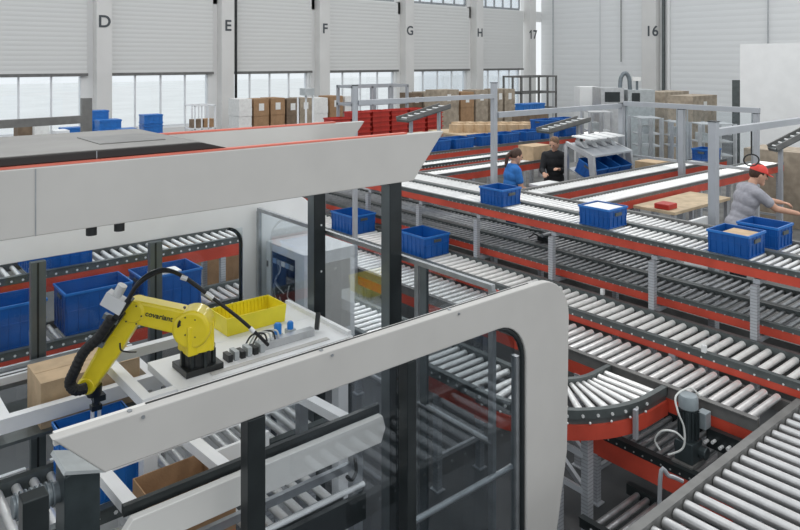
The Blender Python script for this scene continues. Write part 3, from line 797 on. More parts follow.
# gearbox with motor bottom left
t = thing('drive_unit','dark green-grey drive box with finned motor at the bottom left','motor',(.86,3.1,0))
part('housing', MB().prism([(.79,1.55),(.93,1.55),(.93,1.87),(.84,1.92),(.79,1.90)],3.06,3.20,'XZ'), 'motor_dark', t, bevel=.006)
part('cover_plate', MB().prism([(.78,1.925),(.945,1.875),(.95,1.885),(.79,1.938)],3.04,3.24,'XZ'), 'motor_light', t)
mb = MB().tube([(.62,3.16,1.80),(.79,3.16,1.80)],.042,18)
for k in range(8): mb.tube([(.63+.019*k,3.16,1.80),(.636+.019*k,3.16,1.80)],.052,18)
part('motor_body', mb, 'motor', t, sm=True)
part('support_column', MB().box(.81,3.08,0,.91,3.18,1.55), 'black_metal', t)

# yellow bin
t = thing('yellow_bin','bright yellow plastic bin standing on the white robot table','bin',(2.415,4.575,zR+.001))
L,W,h_ = .47,.27,.125
b = MB(); th=.006
b.add([(-L/2+.01,-W/2+.01,0),(L/2-.01,-W/2+.01,0),(L/2-.01,W/2-.01,0),(-L/2+.01,W/2-.01,0),(-L/2,-W/2,h_),(L/2,-W/2,h_),(L/2,W/2,h_),(-L/2,W/2,h_),
       (-L/2+.016,-W/2+.016,.006),(L/2-.016,-W/2+.016,.006),(L/2-.016,W/2-.016,.006),(-L/2+.016,W/2-.016,.006),(-L/2+.006,-W/2+.006,h_),(L/2-.006,-W/2+.006,h_),(L/2-.006,W/2-.006,h_),(-L/2+.006,W/2-.006,h_)],
      [(0,3,2,1),(0,1,5,4),(1,2,6,5),(2,3,7,6),(3,0,4,7),(8,9,10,11),(8,12,13,9),(9,13,14,10),(10,14,15,11),(11,15,12,8),(4,5,13,12),(5,6,14,13),(6,7,15,14),(7,4,12,15)])
part('body', b, 'yellow', t, world=False)
r = MB()
for k in range(15): r.box(-L/2+.03+.029*k,W/2-.016,.03,-L/2+.034+.029*k,W/2-.008,h_-.008)
part('inner_ribs', r, 'yellow', t, world=False)

# ------------------------------------------------------------------ robot
RB = Vector((1.83,4.12,zR))
t = thing('industrial_robot','yellow articulated robot arm with lettering reaching down into the blue tote','robot',RB)
part('base', MB().tube([RB+Vector((0,0,.001)),RB+Vector((0,0,.13))],.095,24).cbox(RB+Vector((-.0,0,.02)),.24,.22,.038), 'black', t, bevel=.004)
for k in range(8):
    a = 2*math.pi*k/8
    part('base_rib', MB().cbox(RB+Vector((.1*math.cos(a),.1*math.sin(a),.085)),.02,.02,.09), 'black_metal', t)
S = PD(194,322,4.30); E = PD(136,309,4.24); Wp = PD(90,382,4.24)
dn = (PD(100,100,3)-PD(100,100,5)); dn.z = 0; dn.normalize()     # towards the viewer side of the arm
dn = Vector((-.62,-.78,0)).normalized()
def lens(c, ax, r, h_, n=24): return MB().tube([c-ax*h_/2,c-ax*(h_/2-.012),c+ax*(h_/2-.012),c+ax*h_/2],[r-.012,r,r,r-.012],n)
turret = MB().tube([RB+Vector((0,0,.13)),RB+Vector((0,0,.20)),RB+Vector((0,0,.25))],[.10,.098,.08],24)
part('shoulder', turret, 'robot', t, sm=True)
sh = lens(S+Vector((0,0,-.02)), dn, .115, .17); sh.cbox((S+RB)/2+Vector((0,0,.06)),.17,.16,.18)
part('shoulder_housing', sh, 'robot', t, bevel=.008, sm=True)
def taper_link(p,q,w0,w1,dep,ax,ext0=0,ext1=0):
    """flat sided link: rounded plate outline swept along ax"""
    d = (q-p).normalized(); u = ax.cross(d).normalized()
    mb = MB(); poly = []
    for a in range(90,271,20):
        an = math.radians(a); poly.append(p + d*math.cos(an)*w0/2 + u*math.sin(an)*w0/2)
    for a in range(-90,91,20):
        an = math.radians(a); poly.append(q + d*math.cos(an)*w1/2 + u*math.sin(an)*w1/2)
    n = len(poly)
    vs = [v-ax*dep/2 for v in poly]+[v+ax*dep/2 for v in poly]
    fs = [tuple(range(n)),tuple(range(2*n-1,n-1,-1))]+[(i,i+n,(i+1)%n+n,(i+1)%n) for i in range(n)]
    return mb.add(vs,fs)
d1 = (S-E).normalized()
part('upper_arm', taper_link(S-d1*.08,E+d1*.0,.150,.140,.12,dn), 'robot', t, bevel=.015)
part('shoulder_joint', lens(S-d1*.08, d1, .078, .035), 'black', t, sm=True)
part('elbow', lens(E+Vector((0,0,.0)), dn, .068, .135), 'robot', t, sm=True)
d2 = (Wp-E).normalized()
part('forearm', taper_link(E+d2*.035,E+d2*.24,.125,.125,.122,dn), 'robot', t, bevel=.015)
part('forearm_shell', taper_link(E+d2*.26,Wp-d2*.0,.13,.10,.115,dn), 'robot', t, bevel=.015)
part('forearm_seam', taper_link(E+d2*.235,E+d2*.27,.124,.124,.128,dn), 'robot', t)
part('wrist', lens(Wp, dn, .055, .125), 'robot', t, sm=True)
wr = Wp+Vector((.01,0,-.055))
part('wrist_flange', MB().tube([Wp+Vector((.02,0,-.03)),Wp+Vector((.025,0,-.085))],[.05,.042],18), 'black', t, sm=True)
g0 = Wp+Vector((.04,.02,-.085))
g = part('gripper', MB().tube([g0,g0+Vector((0,0,-.07))],.022,12).cbox(g0+Vector((.015,0,-.03)),.07,.06,.035).cbox(g0+Vector((0,0,-.085)),.06,.05,.03), 'black_metal', t, sm=False)
for dx,dy in ((-.02,-.015),(.02,-.015),(-.02,.015),(.02,.015)):
    c = g0+Vector((dx,dy,-.10)); part('suction_tube', MB().tube([c,c+Vector((0,0,-.06)),c+Vector((0,0,-.062)),c+Vector((0,0,-.08))],[.007,.007,.012,.014],8), 'cap', g, sm=True)
u1 = dn.cross(d1)
# caps / screws on the shoulder and elbow
for c,rr in ((S+dn*.086,.012),(E+dn*.081,.016)):
    for k in range(6):
        a = k*math.pi/3; part('screw', MB().tube([c+(d1*math.cos(a)+Vector((0,0,1))*math.sin(a))*.06,c+(d1*math.cos(a)+Vector((0,0,1))*math.sin(a))*.06+dn*.004],.005,6), 'ink', t)
mid = E+(S-E)*.40
ua = dn.cross(d1).normalized()
if ua.z < 0: ua = -ua
na = d1.cross(ua).normalized()
if na.dot(dn) < 0: na = -na
text('lettering','covariant',.044, E+(S-E)*.44+dn*.060+na*.003+ua*.012, d1, ua, 'ink', t, .001, bold=.0008)
# sensor box and cable carrier on the arm
cb = PD(112,303,4.10)
R = Matrix.Rotation(math.radians(-38),4,Vector((CF[0],CF[1],0))) 
def ori(c, ang): return Matrix.Translation(c) @ Matrix.Rotation(-math.atan2(CF[0],CF[1]),4,'Z') @ Matrix.Rotation(math.radians(ang),4,'Y')
part('sensor_box', MB().cbox((0,0,0),.13,.07,.085,0,ori(PD(115,302,4.10),30)), 'white_steel', t, bevel=.004)
part('sensor_cap', MB().tube([ori(PD(119,292,4.10),30)@Vector((0,0,-.02)),ori(PD(121,288,4.10),30)@Vector((0,0,.02))],.028,14), 'cap', t, sm=True)
part('sensor_bracket', MB().bar(PD(131,298,4.10),PD(116,318,4.10),.05,.035), 'black', t)
part('cable_clamp', MB().bar(PD(122,312,4.12),PD(100,343,4.12),.05,.045), 'black', t, bevel=.006)
part('cable_clamp', MB().bar(PD(88,338,4.1),PD(104,345,4.1),.03,.03), 'motor', t)
part('cable_clamp', MB().bar(PD(104,315,4.1),PD(118,322,4.1),.03,.03), 'motor', t)
pts = curve_pts([PD(112,318,4.08),PD(99,337,4.08),PD(84,352,4.08),PD(75,370,4.08),PD(70,383,4.10),PD(76,390,4.12),PD(86,388,4.16)],8)
rs = [.030+.003*(i%2) for i in range(len(pts))]
part('corrugated_hose', MB().tube(pts,rs,12), 'rubber', t)
part('elbow_cable', MB().tube(curve_pts([PD(128,303,4.08),PD(135,288,4.06),PD(150,276,4.08),PD(165,271,4.15),PD(180,275,4.25),PD(200,289,4.3),PD(235,315,4.35),PD(258,335,4.4),PD(268,345,4.45)],8),.011,8), 'rubber', t, sm=True)
part('elbow_cable', MB().tube(curve_pts([PD(124,306,4.08),PD(136,285,4.07),PD(150,273,4.09),PD(166,269,4.16),PD(184,276,4.26),PD(205,291,4.32)],8),.008,8), 'black_metal', t, sm=True)
for (a,b_) in ((PD(181,277,4.24),PD(187,279,4.25)),(PD(206,293,4.3),PD(213,298,4.31)),(PD(250,328,4.38),PD(254,332,4.38))):
    part('cable_sleeve', MB().tube([a,b_],.015,8), 'cap', t, sm=True)
part('strap', MB().tube(curve_pts([PD(120,343,4.12),PD(121,350,4.10),PD(128,352,4.10),PD(136,352,4.2)],5),.005,6), 'rubber', t, sm=True)

# valve set on the table
t = thing('valve_set','black valve block with two blue fittings and hoses on the robot table','valve',(2.35,4.15,zR+.001))
part('block', MB().box(2.24,4.08,zR+.001,2.66,4.14,zR+.05), 'aluminium', t, bevel=.003)
for (x,y,hh,r_) in ((2.42,4.17,.11,.026),(2.53,4.19,.09,.022)):
    part('regulator_knob', MB().tube([(x,y,zR+.05),(x,y,zR+hh),(x,y,zR+hh+.01)],[r_,r_,r_*.7],14), 'fit_blue', t, sm=True, label='blue round fitting')
    part('regulator_base', MB().box(x-.028,y-.028,zR+.001,x+.028,y+.028,zR+.05), 'motor_light', t)
for k in range(6):
    x = 2.02+.045*k; part('valve', MB().box(x-.015,4.06,zR+.001,x+.015,4.14,zR+.045+.012*(k%2)), ['black','motor_light'][k%2], t)
for k in range(4):
    x = 2.30+.03*k
    part('hose', MB().tube(curve_pts([(x,4.10,zR+.05),(x-.03,4.09,zR+.11),(x-.09,4.14,zR+.10),(x-.11,4.2,zR+.012)],6),.006,6), ['black','cable'][k%2], t, sm=True)
part('lever', MB().bar((2.70,4.12,zR+.02),(2.74,4.16,zR+.12),.03,.03), 'black', t)

# ------------------------------------------------------------------ people
def bake(mb, name, mats, voxel, it=4, root=None, scale=None):
    me = mb.mesh(name, mats)
    o = bpy.data.objects.new(name+'_tmp', me); C.objects.link(o)
    m = o.modifiers.new('r','REMESH'); m.mode = 'VOXEL'; m.voxel_size = voxel; m.use_smooth_shade = True
    s = o.modifiers.new('s','SMOOTH'); s.iterations = it; s.factor = .5
    dg = bpy.context.evaluated_depsgraph_get(); dg.update()
    r = bpy.data.meshes.new_from_object(o.evaluated_get(dg)); bpy.data.objects.remove(o)
    r.materials.clear()
    for x in (mats if isinstance(mats,(list,tuple)) else [mats]): r.materials.append(M[x])
    r.polygons.foreach_set('use_smooth',[True]*len(r.polygons))
    return r
def chain(mb, pts, rs, n=12):
    # tapered limb with ball ends
    pts = [Vector(p) for p in pts]
    fine = []; fr = []
    for i in range(len(pts)-1):
        for k in range(4):
            u = k/4; fine.append(pts[i].lerp(pts[i+1],u)); fr.append(rs[i]*(1-u)+rs[i+1]*u)
    fine.append(pts[-1]); fr.append(rs[-1])
    mb.tube(fine, fr, n)
    for p,r in zip(pts,rs): mb.sphere(p, r, n, 8)
def person(label, loc, rot, h, lean, head_dir, armL, armR, shirt, pants, hair, hairstyle, cap=False, sleeve=.6):
    k = h/1.75
    t = thing('person', label, 'person', loc, rot)
    ln_ = math.radians(lean)
    hip = Vector((0,0,.92*k))
    def up(u, x=0, y=0):   # point along leaning spine
        a = ln_
        return hip + Vector((math.sin(a)*u*k + x*k*math.cos(a), y*k, math.cos(a)*u*k - x*k*math.sin(a)))
    chest = up(.34); neckb = up(.50); neck = up(.56); hd = up(.67,.03+.02*math.sin(ln_))
    shL = up(.45,0,.175); shR = up(.45,0,-.175)
    legs = {}
    for s,y in ((1,.10),(-1,-.10)):
        legs[s] = [hip+Vector((0,y*k,-.02*k)), Vector((.03*k+.04*s*k,(y+.02*s)*k,.50*k)), Vector((-.02*k+.05*s*k,(y+.03*s)*k,.09*k))]
    armPts = {}
    for s,sh_,spec in ((1,shL,armL),(-1,shR,armR)):
        el = Vector(spec[0])*k; wr = Vector(spec[1])*k
        armPts[s] = [sh_, sh_+el, sh_+el+wr]
    def torso(mb, g=0):
        mb.sphere(hip+Vector((0,0,.02*k)), .15*k+g, 16,10, sc=(.80,1.12,.75))
        for u,rr,sx,sy in ((.12,.135,.80,1.0),(.22,.145,.78,1.08),(.34,.165,.76,1.12),(.42,.15,.72,1.25)):
            mb.sphere(up(u), rr*k+g, 16,10, sc=(sx,sy,.8))
        chain(mb,[up(.44,0,-.15),up(.47),up(.44,0,.15)],[.06*k+g,.075*k+g,.06*k+g])
    body = MB()
    torso(body)
    chain(body,[neckb,neck,up(.60,.015)],[.055*k,.05*k,.05*k])
    # head
    T = Matrix.Rotation(math.radians(head_dir[0]),4,'Z') @ Matrix.Rotation(math.radians(head_dir[1]),4,'Y')
    def hp(x,y,z): return hd + (T @ Vector((x*k,y*k,z*k)))
    body.sphere(hd,.105*k,18,14,sc=(.92,.76,1.08),T=T)
    body.sphere(hp(.03,0,-.055),.07*k,14,10,sc=(.85,.78,.85),T=T)
    body.sphere(hp(.075,0,-.095),.028*k,10,8)
    body.tube([hp(.088,0,.015),hp(.112,0,-.022)],[.008*k,.016*k],8); body.sphere(hp(.108,0,-.025),.016*k,8,6)
    for s in (-1,1): body.sphere(hp(-.005,s*.080,-.01),.03*k,10,8,sc=(.6,.3,1),T=T)
    body.sphere(hp(.090,0,-.060),.018*k,8,6,sc=(.6,1.3,.5),T=T)
    for s in (-1,1):
        L_ = legs[s]; chain(body, L_, [.085*k,.058*k,.04*k])
        body.sphere(L_[1].lerp(L_[2],.3)+Vector((-.02*k,0,0)),.056*k,10,8,sc=(.9,.9,1.6))
        A = armPts[s]; chain(body, A, [.052*k,.042*k,.028*k])
        # hand: palm, four fingers, thumb
        d = (A[2]-A[1]).normalized(); side = d.cross(Vector((0,0,1))); side = side.normalized() if side.length>.1 else Vector((1,0,0))
        nrm = side.cross(d).normalized()
        palm = A[2]+d*.05*k
        for q in (-1,-.33,.33,1): chain(body,[A[2]+side*.008*q*k,A[2]+d*.085*k+side*.03*q*k],[.019*k,.014*k],8)
        for q,lf in ((-1,.055),(-.33,.07),(.33,.075),(1,.06)):
            p0 = A[2]+d*.085*k+side*.030*q*k
            p1 = p0+(d*.6-nrm*.25+side*.05*q).normalized()*lf*.5*k; p2 = p1+(d*.45-nrm*.75).normalized()*lf*.5*k
            chain(body,[p0,p1,p2],[.0100*k,.0090*k,.0078*k],8)
        p0 = A[2]+d*.03*k+side*.025*s*k; chain(body,[p0,p0+(d*.6+side*s*.8).normalized()*.04*k,p0+(d*.9+side*s*.5-nrm*.3).normalized()*.075*k],[.014*k,.011*k,.009*k],8)
    obj('body', bake(body,'body','skin',.007,3), t)
    for s in (-1,1):
        part('eye', MB().sphere(hp(.090,s*.032,.012),.011*k,8,6), 'ink', t, world=False, sm=True)
    sm_ = MB(); torso(sm_, .014)
    for s in (-1,1):
        A = armPts[s]; e = A[0].lerp(A[1], sleeve) if sleeve <= 1 else A[1]
        if sleeve <= 1: chain(sm_,[A[0],e],[.068*k,.064*k])
        else: chain(sm_,[A[0],A[1],A[1].lerp(A[2],.9)],[.066*k,.055*k,.042*k])
    obj('shirt', bake(sm_,'shirt',shirt,.010,3), t)
    pm = MB(); pm.sphere(hip+Vector((0,0,-.02*k)),.165*k,16,10,sc=(.82,1.14,.72))
    for s in (-1,1):
        L_ = legs[s]; chain(pm,[L_[0],L_[1],L_[2]+Vector((0,0,-.0))],[.105*k,.078*k,.062*k])
    obj('trousers', bake(pm,'trousers',pants,.012,2), t)
    for s in (-1,1):
        a = legs[s][2]
        sh_ = MB().sphere((a.x+.07*k,a.y,.045*k),.06*k,12,8,sc=(2.0,.8,.75)).box(a.x-.05*k,a.y-.042*k,.0,a.x+.17*k,a.y+.042*k,.02)
        part('shoe', sh_, 'rubber', t, world=False, sm=True)
    hm = MB()
    hm.sphere(hp(-.016,0,.022),.108*k,18,14,sc=(.90,.80,1.03),T=T)
    if hairstyle == 'pony':
        hm.sphere(hp(-.10,0,.03),.035*k,10,8)
        chain(hm,[hp(-.11,0,.02),hp(-.15,0,-.06),hp(-.13,0,-.16),hp(-.12,0,-.24)],[.028*k,.034*k,.030*k,.012*k])
    elif hairstyle == 'tied':
        hm.sphere(hp(-.10,0,.045),.04*k,10,8)
    # cut the face side away by a flattened front: keep the hair shell behind the hairline
    o = obj('hair', bake(hm,'hair',hair,.007,2), t)
    if not cap: pass
    me = o.data; bm = bmesh.new(); bm.from_mesh(me); inv = T.inverted()
    dele = [v for v in bm.verts if (lambda q: (q.x > .035*k and q.z < .045*k and abs(q.y)<.2))(inv.to_3x3() @ (v.co-hd)) or (inv.to_3x3() @ (v.co-hd)).z < -.06*k and (inv.to_3x3() @ (v.co-hd)).x > -.05*k]
    bmesh.ops.delete(bm, geom=dele, context='VERTS'); bm.to_mesh(me); bm.free()
    if cap:
        cm = MB(); vs=[]; n=20; m=7
        for j in range(m+1):
            th = math.pi/2*j/m*1.0
            for q in range(n):
                ph = 2*math.pi*q/n
                vs.append(hp(-.008+.108*math.sin(th)*math.cos(ph), .093*math.sin(th)*math.sin(ph), .035+.095*math.cos(th)))
        fs = [(j*n+q,j*n+(q+1)%n,(j+1)*n+(q+1)%n,(j+1)*n+q) for j in range(m) for q in range(n)]
        cm.add(vs,fs)
        cp = part('cap', cm, 'cap_red', t, world=False, sm=True)
        bv = []
        for z in (.032,.040):
            bv += [hp(.07,-.085,z)]+[hp(.085+.085*math.cos(math.radians(a)),.085*math.sin(math.radians(a)),z-.012) for a in range(-80,81,20)]+[hp(.07,.085,z)]
        nn = len(bv)//2
        part('cap_peak', MB().add(bv,[tuple(range(nn)),tuple(range(2*nn-1,nn-1,-1))]+[(i,(i+1)%nn,(i+1)%nn+nn,i+nn) for i in range(nn)]), 'cap_red', cp, world=False)
    return t
aR = math.atan2(CR[1],CR[0])    # facing the picture's right
person('person with brown ponytail and blue T-shirt standing at the branch conveyor', (8.36,7.30,PZL), aR+.25, 1.66, 8, (0,22),
       ((.08,.02,-.28),(.22,-.02,-.10)), ((.06,-.03,-.28),(.20,.04,-.08)), 'shirt_blue','jeans','hair','pony')
person('person in black clothes with tied hair looking down at the workstation', (10.05,7.72,PZL), aR-1.9, 1.70, 6, (-25,25),
       ((.10,.04,-.27),(.18,-.10,.06)), ((.10,-.04,-.27),(.20,.06,-.02)), 'shirt_black','trousers','hair_light','tied', sleeve=1.5)
person('person in red cap and grey T-shirt leaning forward with both arms reaching right', (8.80,3.98,PZL), aR+.05, 1.80, 20, (-8,18),
       ((.24,.04,-.14),(.27,-.02,-.05)), ((.20,-.04,-.18),(.27,.02,-.06)), 'shirt_grey','trousers','hair','short', cap=True)

# ------------------------------------------------------------------ overhead frames over the lanes
zB = 2.82
def postbeam(label, x, y, zb_, zt_, w=.09):
    t = thing('frame_post', label, 'post', (x,y,zb_))
    part('profile', MB().box(x-w/2,y-w/2,zb_,x+w/2,y+w/2,zt_), 'zinc', t, bevel=.004)
    part('end_cap', MB().box(x-w/2-.004,y-w/2-.004,zt_,x+w/2+.004,y+w/2+.004,zt_+.01), 'black_metal', t)
    part('foot_plate', MB().box(x-w/2-.04,y-w/2-.04,zb_,x+w/2+.04,y+w/2+.04,zb_+.012), 'steel', t)
    return t
postbeam('tall grey post left of the woman in blue, taller than its beams', 7.72,7.04,0,3.26,.075)
postbeam('grey post behind the far workstation where two overhead beams meet', 11.04,7.02,PZL,2.83)
postbeam('grey post behind the tote at the end of the second branch', 11.04,5.90,PZL,2.78)
postbeam('grey post left of the man in the red cap', 7.82,3.80,0,2.90)
postbeam('grey post carrying the far corner of the overhead beams', 11.04,4.70,PZL,2.78,.07)
single('overhead_beam', MB().box(7.76,6.98,2.75,10.99,7.06,2.83), 'zinc', 'long grey overhead beam from the tall post to the far workstation post', 'beam', (9.4,7.02,2.78))
single('overhead_beam', MB().box(11.0,4.66,2.79,11.08,6.97,2.87), 'zinc', 'grey overhead beam running right above the plastic screens', 'beam', (11.04,5.8,2.79))
single('overhead_beam', MB().box(5.195,6.98,3.04,7.68,7.06,3.10), 'zinc', 'grey overhead beam running left from the tall post', 'beam', (6.4,7.02,3.04))
postbeam('grey post at the left end of the overhead beam, behind the red totes', 5.165,7.02,0,3.28,.05)
single('overhead_beam', MB().box(7.865,3.76,2.74,12.6,3.84,2.82), 'zinc', 'grey overhead beam above the man in the red cap', 'beam', (9.5,3.8,2.74))
postbeam('grey post right of the man, at the end of his overhead beam', 12.64,3.80,PZL,2.86)
for i,(a,b_) in enumerate(((4.75,5.83),(5.97,6.95))):
    t = thing('plastic_screen', ['clear plastic screen hung under the overhead beam, right half','clear plastic screen hung under the overhead beam, left half'][i], 'screen', (11.04,(a+b_)/2,1.9))
    part('sheet', MB().box(11.035,a,1.94,11.043,b_,2.78), 'glass', t)
    part('edge_rail', MB().box(11.02,a,1.90,11.06,b_,1.94), 'aluminium', t)
    for y in (a+.02,b_-.02): part('hanger', MB().box(11.045,y-.01,1.94,11.06,y+.01,2.789), 'aluminium', t)

# workstations
def bench(label, x0,y0,x1,y1,z,m='panel_white', name='work_bench'):
    t = thing(name, label, 'table', ((x0+x1)/2,(y0+y1)/2,PZL))
    part('table_top', MB().box(x0,y0,z-.04,x1,y1,z), m, t, bevel=.004)
    for sx in (x0+.04,x1-.04):
        for sy in (y0+.04,y1-.04): part('leg', MB().box(sx-.025,sy-.025,PZL,sx+.025,sy+.025,z-.04), 'zinc', t)
    part('lower_shelf', MB().box(x0+.05,y0+.05,PZL+.3,x1-.05,y1-.05,PZL+.33), 'zinc', t)
    return t
bench('white packing bench beside the woman in blue', 8.80,6.70,9.32,7.28,1.62)
bench('light wooden bench below the branch conveyor by the grey post', 8.25,4.5,9.75,5.08,1.70,'wood')
bench('white bench in front of the man in the red cap', 9.75,3.0,10.9,3.5,1.62)
bench('pale wooden table at the far left behind the woman', 8.2,11.4,10.8,12.1,1.95,'wood')
single('packing_cloth', MB().box(9.8,3.05,1.622,10.3,3.4,1.70), 'paper', 'white folded cloth on the bench before the man in the red cap', 'cloth', (10.05,3.2,1.622), bevel=.02)
single('white_board', MB().box(8.1,4.30,PZL,8.7,4.34,1.62), 'panel_white', 'white board panel standing behind the grey post near the man', 'board', (8.4,4.32,PZL))
single('red_tray', MB().box(8.28,4.60,1.702,8.5,4.80,1.77), 'blue_red', 'small red tray on the wooden bench by the branch conveyor', 'tray', (8.39,4.7,1.702), bevel=.01)
# flow rack with tilted totes
t = thing('flow_rack','grey sloped rack holding tilted blue totes beside the dark-clothed worker','rack',(10.2,6.95,PZL))
for x in (9.82,10.93):
    part('side_frame', MB().prism([(6.62,PZL),(6.68,PZL),(6.86,1.98),(7.3,2.16),(7.3,2.22),(6.76,2.03)],x-.03,x+.03,'YZ'), 'aluminium', t)
    part('rear_leg', MB().box(x-.03,7.27,PZL,x+.03,7.33,2.16), 'aluminium', t)
part('shelf', MB().prism([(6.70,1.48),(7.28,1.74),(7.28,1.77),(6.70,1.51)],9.85,10.90,'YZ'), 'zinc', t)
part('shelf', MB().prism([(6.76,2.0),(7.28,2.16),(7.28,2.19),(6.76,2.03)],9.85,10.90,'YZ'), 'zinc', t)
part('front_bar', MB().box(9.85,6.64,1.30,10.90,6.68,1.40), 'aluminium', t)
for k in range(3):
    o = dup(tote0,(10.02+.355*k,7.0,1.655),PI2,'tilted blue tote on the sloped rack, '+['left','centre','right'][k],'tilted totes on the flow rack')
    o.rotation_euler = (math.radians(24),0,0); o.scale = (.62,.9,.9)
# label arms on top of the rack
for k in range(4):
    x = 9.98+.27*k
    tt = thing('label_printer','grey-white label printer on the top shelf of the sloped rack, '+['first from left','second from left','third from left','fourth from left'][k],'printer',(x,7.1,2.12),0,'label printers on the rack')
    part('body', MB().prism([(7.00,2.115),(7.22,2.185),(7.20,2.25),(7.08,2.22)],x-.06,x+.06,'YZ'), 'aluminium', tt, bevel=.01)
    part('paper_tray', MB().prism([(6.86,2.27),(7.24,2.30),(7.24,2.32),(6.86,2.29)],x-.11,x+.09,'YZ'), 'panel_white', tt)
    part('stem', MB().box(x-.02,7.10,2.22,x+.02,7.14,2.30), 'black', tt)

# clutter fillers on the middle tier: drive units
def drive(label, x,y,z):
    t = thing('belt_drive', label, 'drive', (x,y,z))
    part('body', MB().box(x-.06,y-.10,z,x+.06,y+.10,z+.06), 'black_metal', t, bevel=.006)
    part('drum', MB().tube([(x-.08,y,z+.085),(x+.08,y,z+.085)],.026,12), 'steel', t, sm=True)
    part('cable', MB().tube(curve_pts([(x-.04,y+.08,z+.05),(x-.07,y+.14,z+.08),(x-.05,y+.2,z+.04),(x-.03,y+.26,z+.006)],5),.01,6), 'black', t, sm=True)
drive('small black belt drive lying on the middle tier below the leftmost upper tote', 7.3,5.75,zM+.002)
# diverter module on lane with small white cube sensors
for i,(x,y) in enumerate(((5.80,4.55),(5.80,2.9),(6.40,4.3),(6.40,2.2))):
    t = thing('light_sensor','small grey light sensor on the side rail of the wide lane, '+['below the second post','near the motor','between the middle posts','at the right edge'][i],'sensor',(x,y,zC))
    part('body', MB().box(x-.015,y-.02,zC+.022,x+.015,y+.02,zC+.085), 'cap', t, bevel=.003)
    part('lens', MB().tube([(x+.015,y,zC+.06),(x+.018,y,zC+.06)],.008,8), 'black', t)

# ------------------------------------------------------------------ background goods near the window wall
# red stacked totes
rt = None; order = ['leftmost','second from left','third from left','middle','third from right','second from right','rightmost']
for c_ in range(7):
    X = 10.2+.68*c_
    nl = [14,15,16,16,16,16,15][c_]
    for l in range(nl):
        lab = 'red plastic tote in the %s of the red tote stacks' % order[c_] if c_ != 3 else 'red plastic tote in the middle one of the red tote stacks'
        if rt is None:
            mb = MB(); L,W,h_ = .58,.42,.135; th=.012
            mb.box(-L/2,-W/2,0,L/2,-W/2+th,h_); mb.box(-L/2,W/2-th,0,L/2,W/2,h_); mb.box(-L/2,-W/2+th,0,-L/2+th,W/2-th,h_); mb.box(L/2-th,-W/2+th,0,L/2,W/2-th,h_)
            mb.box(-L/2+th,-W/2+th,0,L/2-th,W/2-th,.01)
            for z in (.10,): mb.box(-L/2-.03,-W/2-.03,z,L/2+.03,-W/2,z+.03); mb.box(-L/2-.03,-W/2,z,-L/2,W/2,z+.03); mb.box(L/2,-W/2,z,L/2+.03,W/2,z+.03)
            rt = single('red_tote', mb, 'blue_red', lab, 'tote', (X,15.6,0), world=False, group='stacked red totes')
        else:
            o = rt.copy(); C.objects.link(o); o.location = (X+random.uniform(-.015,.015),15.6+.0*l,.1365*l); o['label'] = lab
# low red totes in front of the leftmost stacks already; blue stacks left
bl = None
for (px,top,n_,wd) in ((97,110,6,.9),(108,119,5,1.0),(151,114,6,.95),(71,127,5,.9),(126,128,5,.8)):
    p = PY(px,top,{108:20.8,126:20.0}.get(px,21.5))
    hh = p.z/n_
    for l in range(n_):
        lab = 'blue tote in the stack by the windows, '+{97:'tallest stack right of the grey post',108:'front stack right of the grey post',151:'stack alone between the columns D and E',71:'low stack left of the grey post',126:'low stack behind the roof edge'}[px]
        if bl is None:
            mb = MB(); L,W = .60,.45
            mb.box(-L/2,-W/2,0,L/2,W/2,.98)
            for z in (.15,.85): mb.box(-L/2-.015,-W/2-.015,z,L/2+.015,W/2+.015,z+.1)
            for x in (-.2,0,.2): mb.box(x-.015,-W/2-.012,0,x+.015,-W/2,.98)
            bl = single('stacked_tote', mb, 'blue_light', lab, 'tote', (p.x,p.y,0), world=False, group='blue totes stacked by the windows'); o = bl
        else:
            o = bl.copy(); C.objects.link(o); o['label'] = lab
        o.location = (p.x,p.y,hh*l); o.scale = (wd,wd,hh)
# cardboard bundles standing on pallets along the window wall
pal = MB()
for k in range(5): pal.box(-.5,-.4+.175*k,.11,.5,-.3+.175*k,.14)
for x in (-.42,0,.42): pal.box(x-.05,-.4,0,x+.05,.4,.11)
pal_me = pal.mesh('pallet','wood'); npal = 0
def bundle(px0, px1, ytop, Y, m, label, ribs=5, dep=.8):
    a = PY(px0,ytop,Y); b_ = PY(px1,ytop,Y)
    z = a.z; cxm = (a.x+b_.x)/2; wdt = b_.x-a.x
    p = obj('pallet', pal_me, None, (cxm,Y+.4,0)); p['label'] = 'wooden pallet under the '+label; p['category'] = 'pallet'; p['group'] = 'pallets along the window wall'; p.scale = (wdt/1.0,1,1)
    t = thing('cardboard_stack', label, 'cardboard', (cxm,Y+.4,.14), group='cardboard stacks along the window wall')
    mb = MB(); n = max(2,ribs); hh = (z-.14)/n
    for k in range(n):
        j = .02*((k*37)%5)/5
        mb.box(-wdt/2+j,-.4+j,hh*k,wdt/2-j*.5,.4,hh*(k+1)-.012)
    mb.box(-wdt/2+.02,-.385,0,wdt/2-.02,.38,z-.16)
    part('sheets', mb, m, t, world=False)
    part('label_sheet', MB().box(-.1,-.404,(z-.14)*.80,.1,-.401,(z-.14)*.92), 'paper', t, world=False)
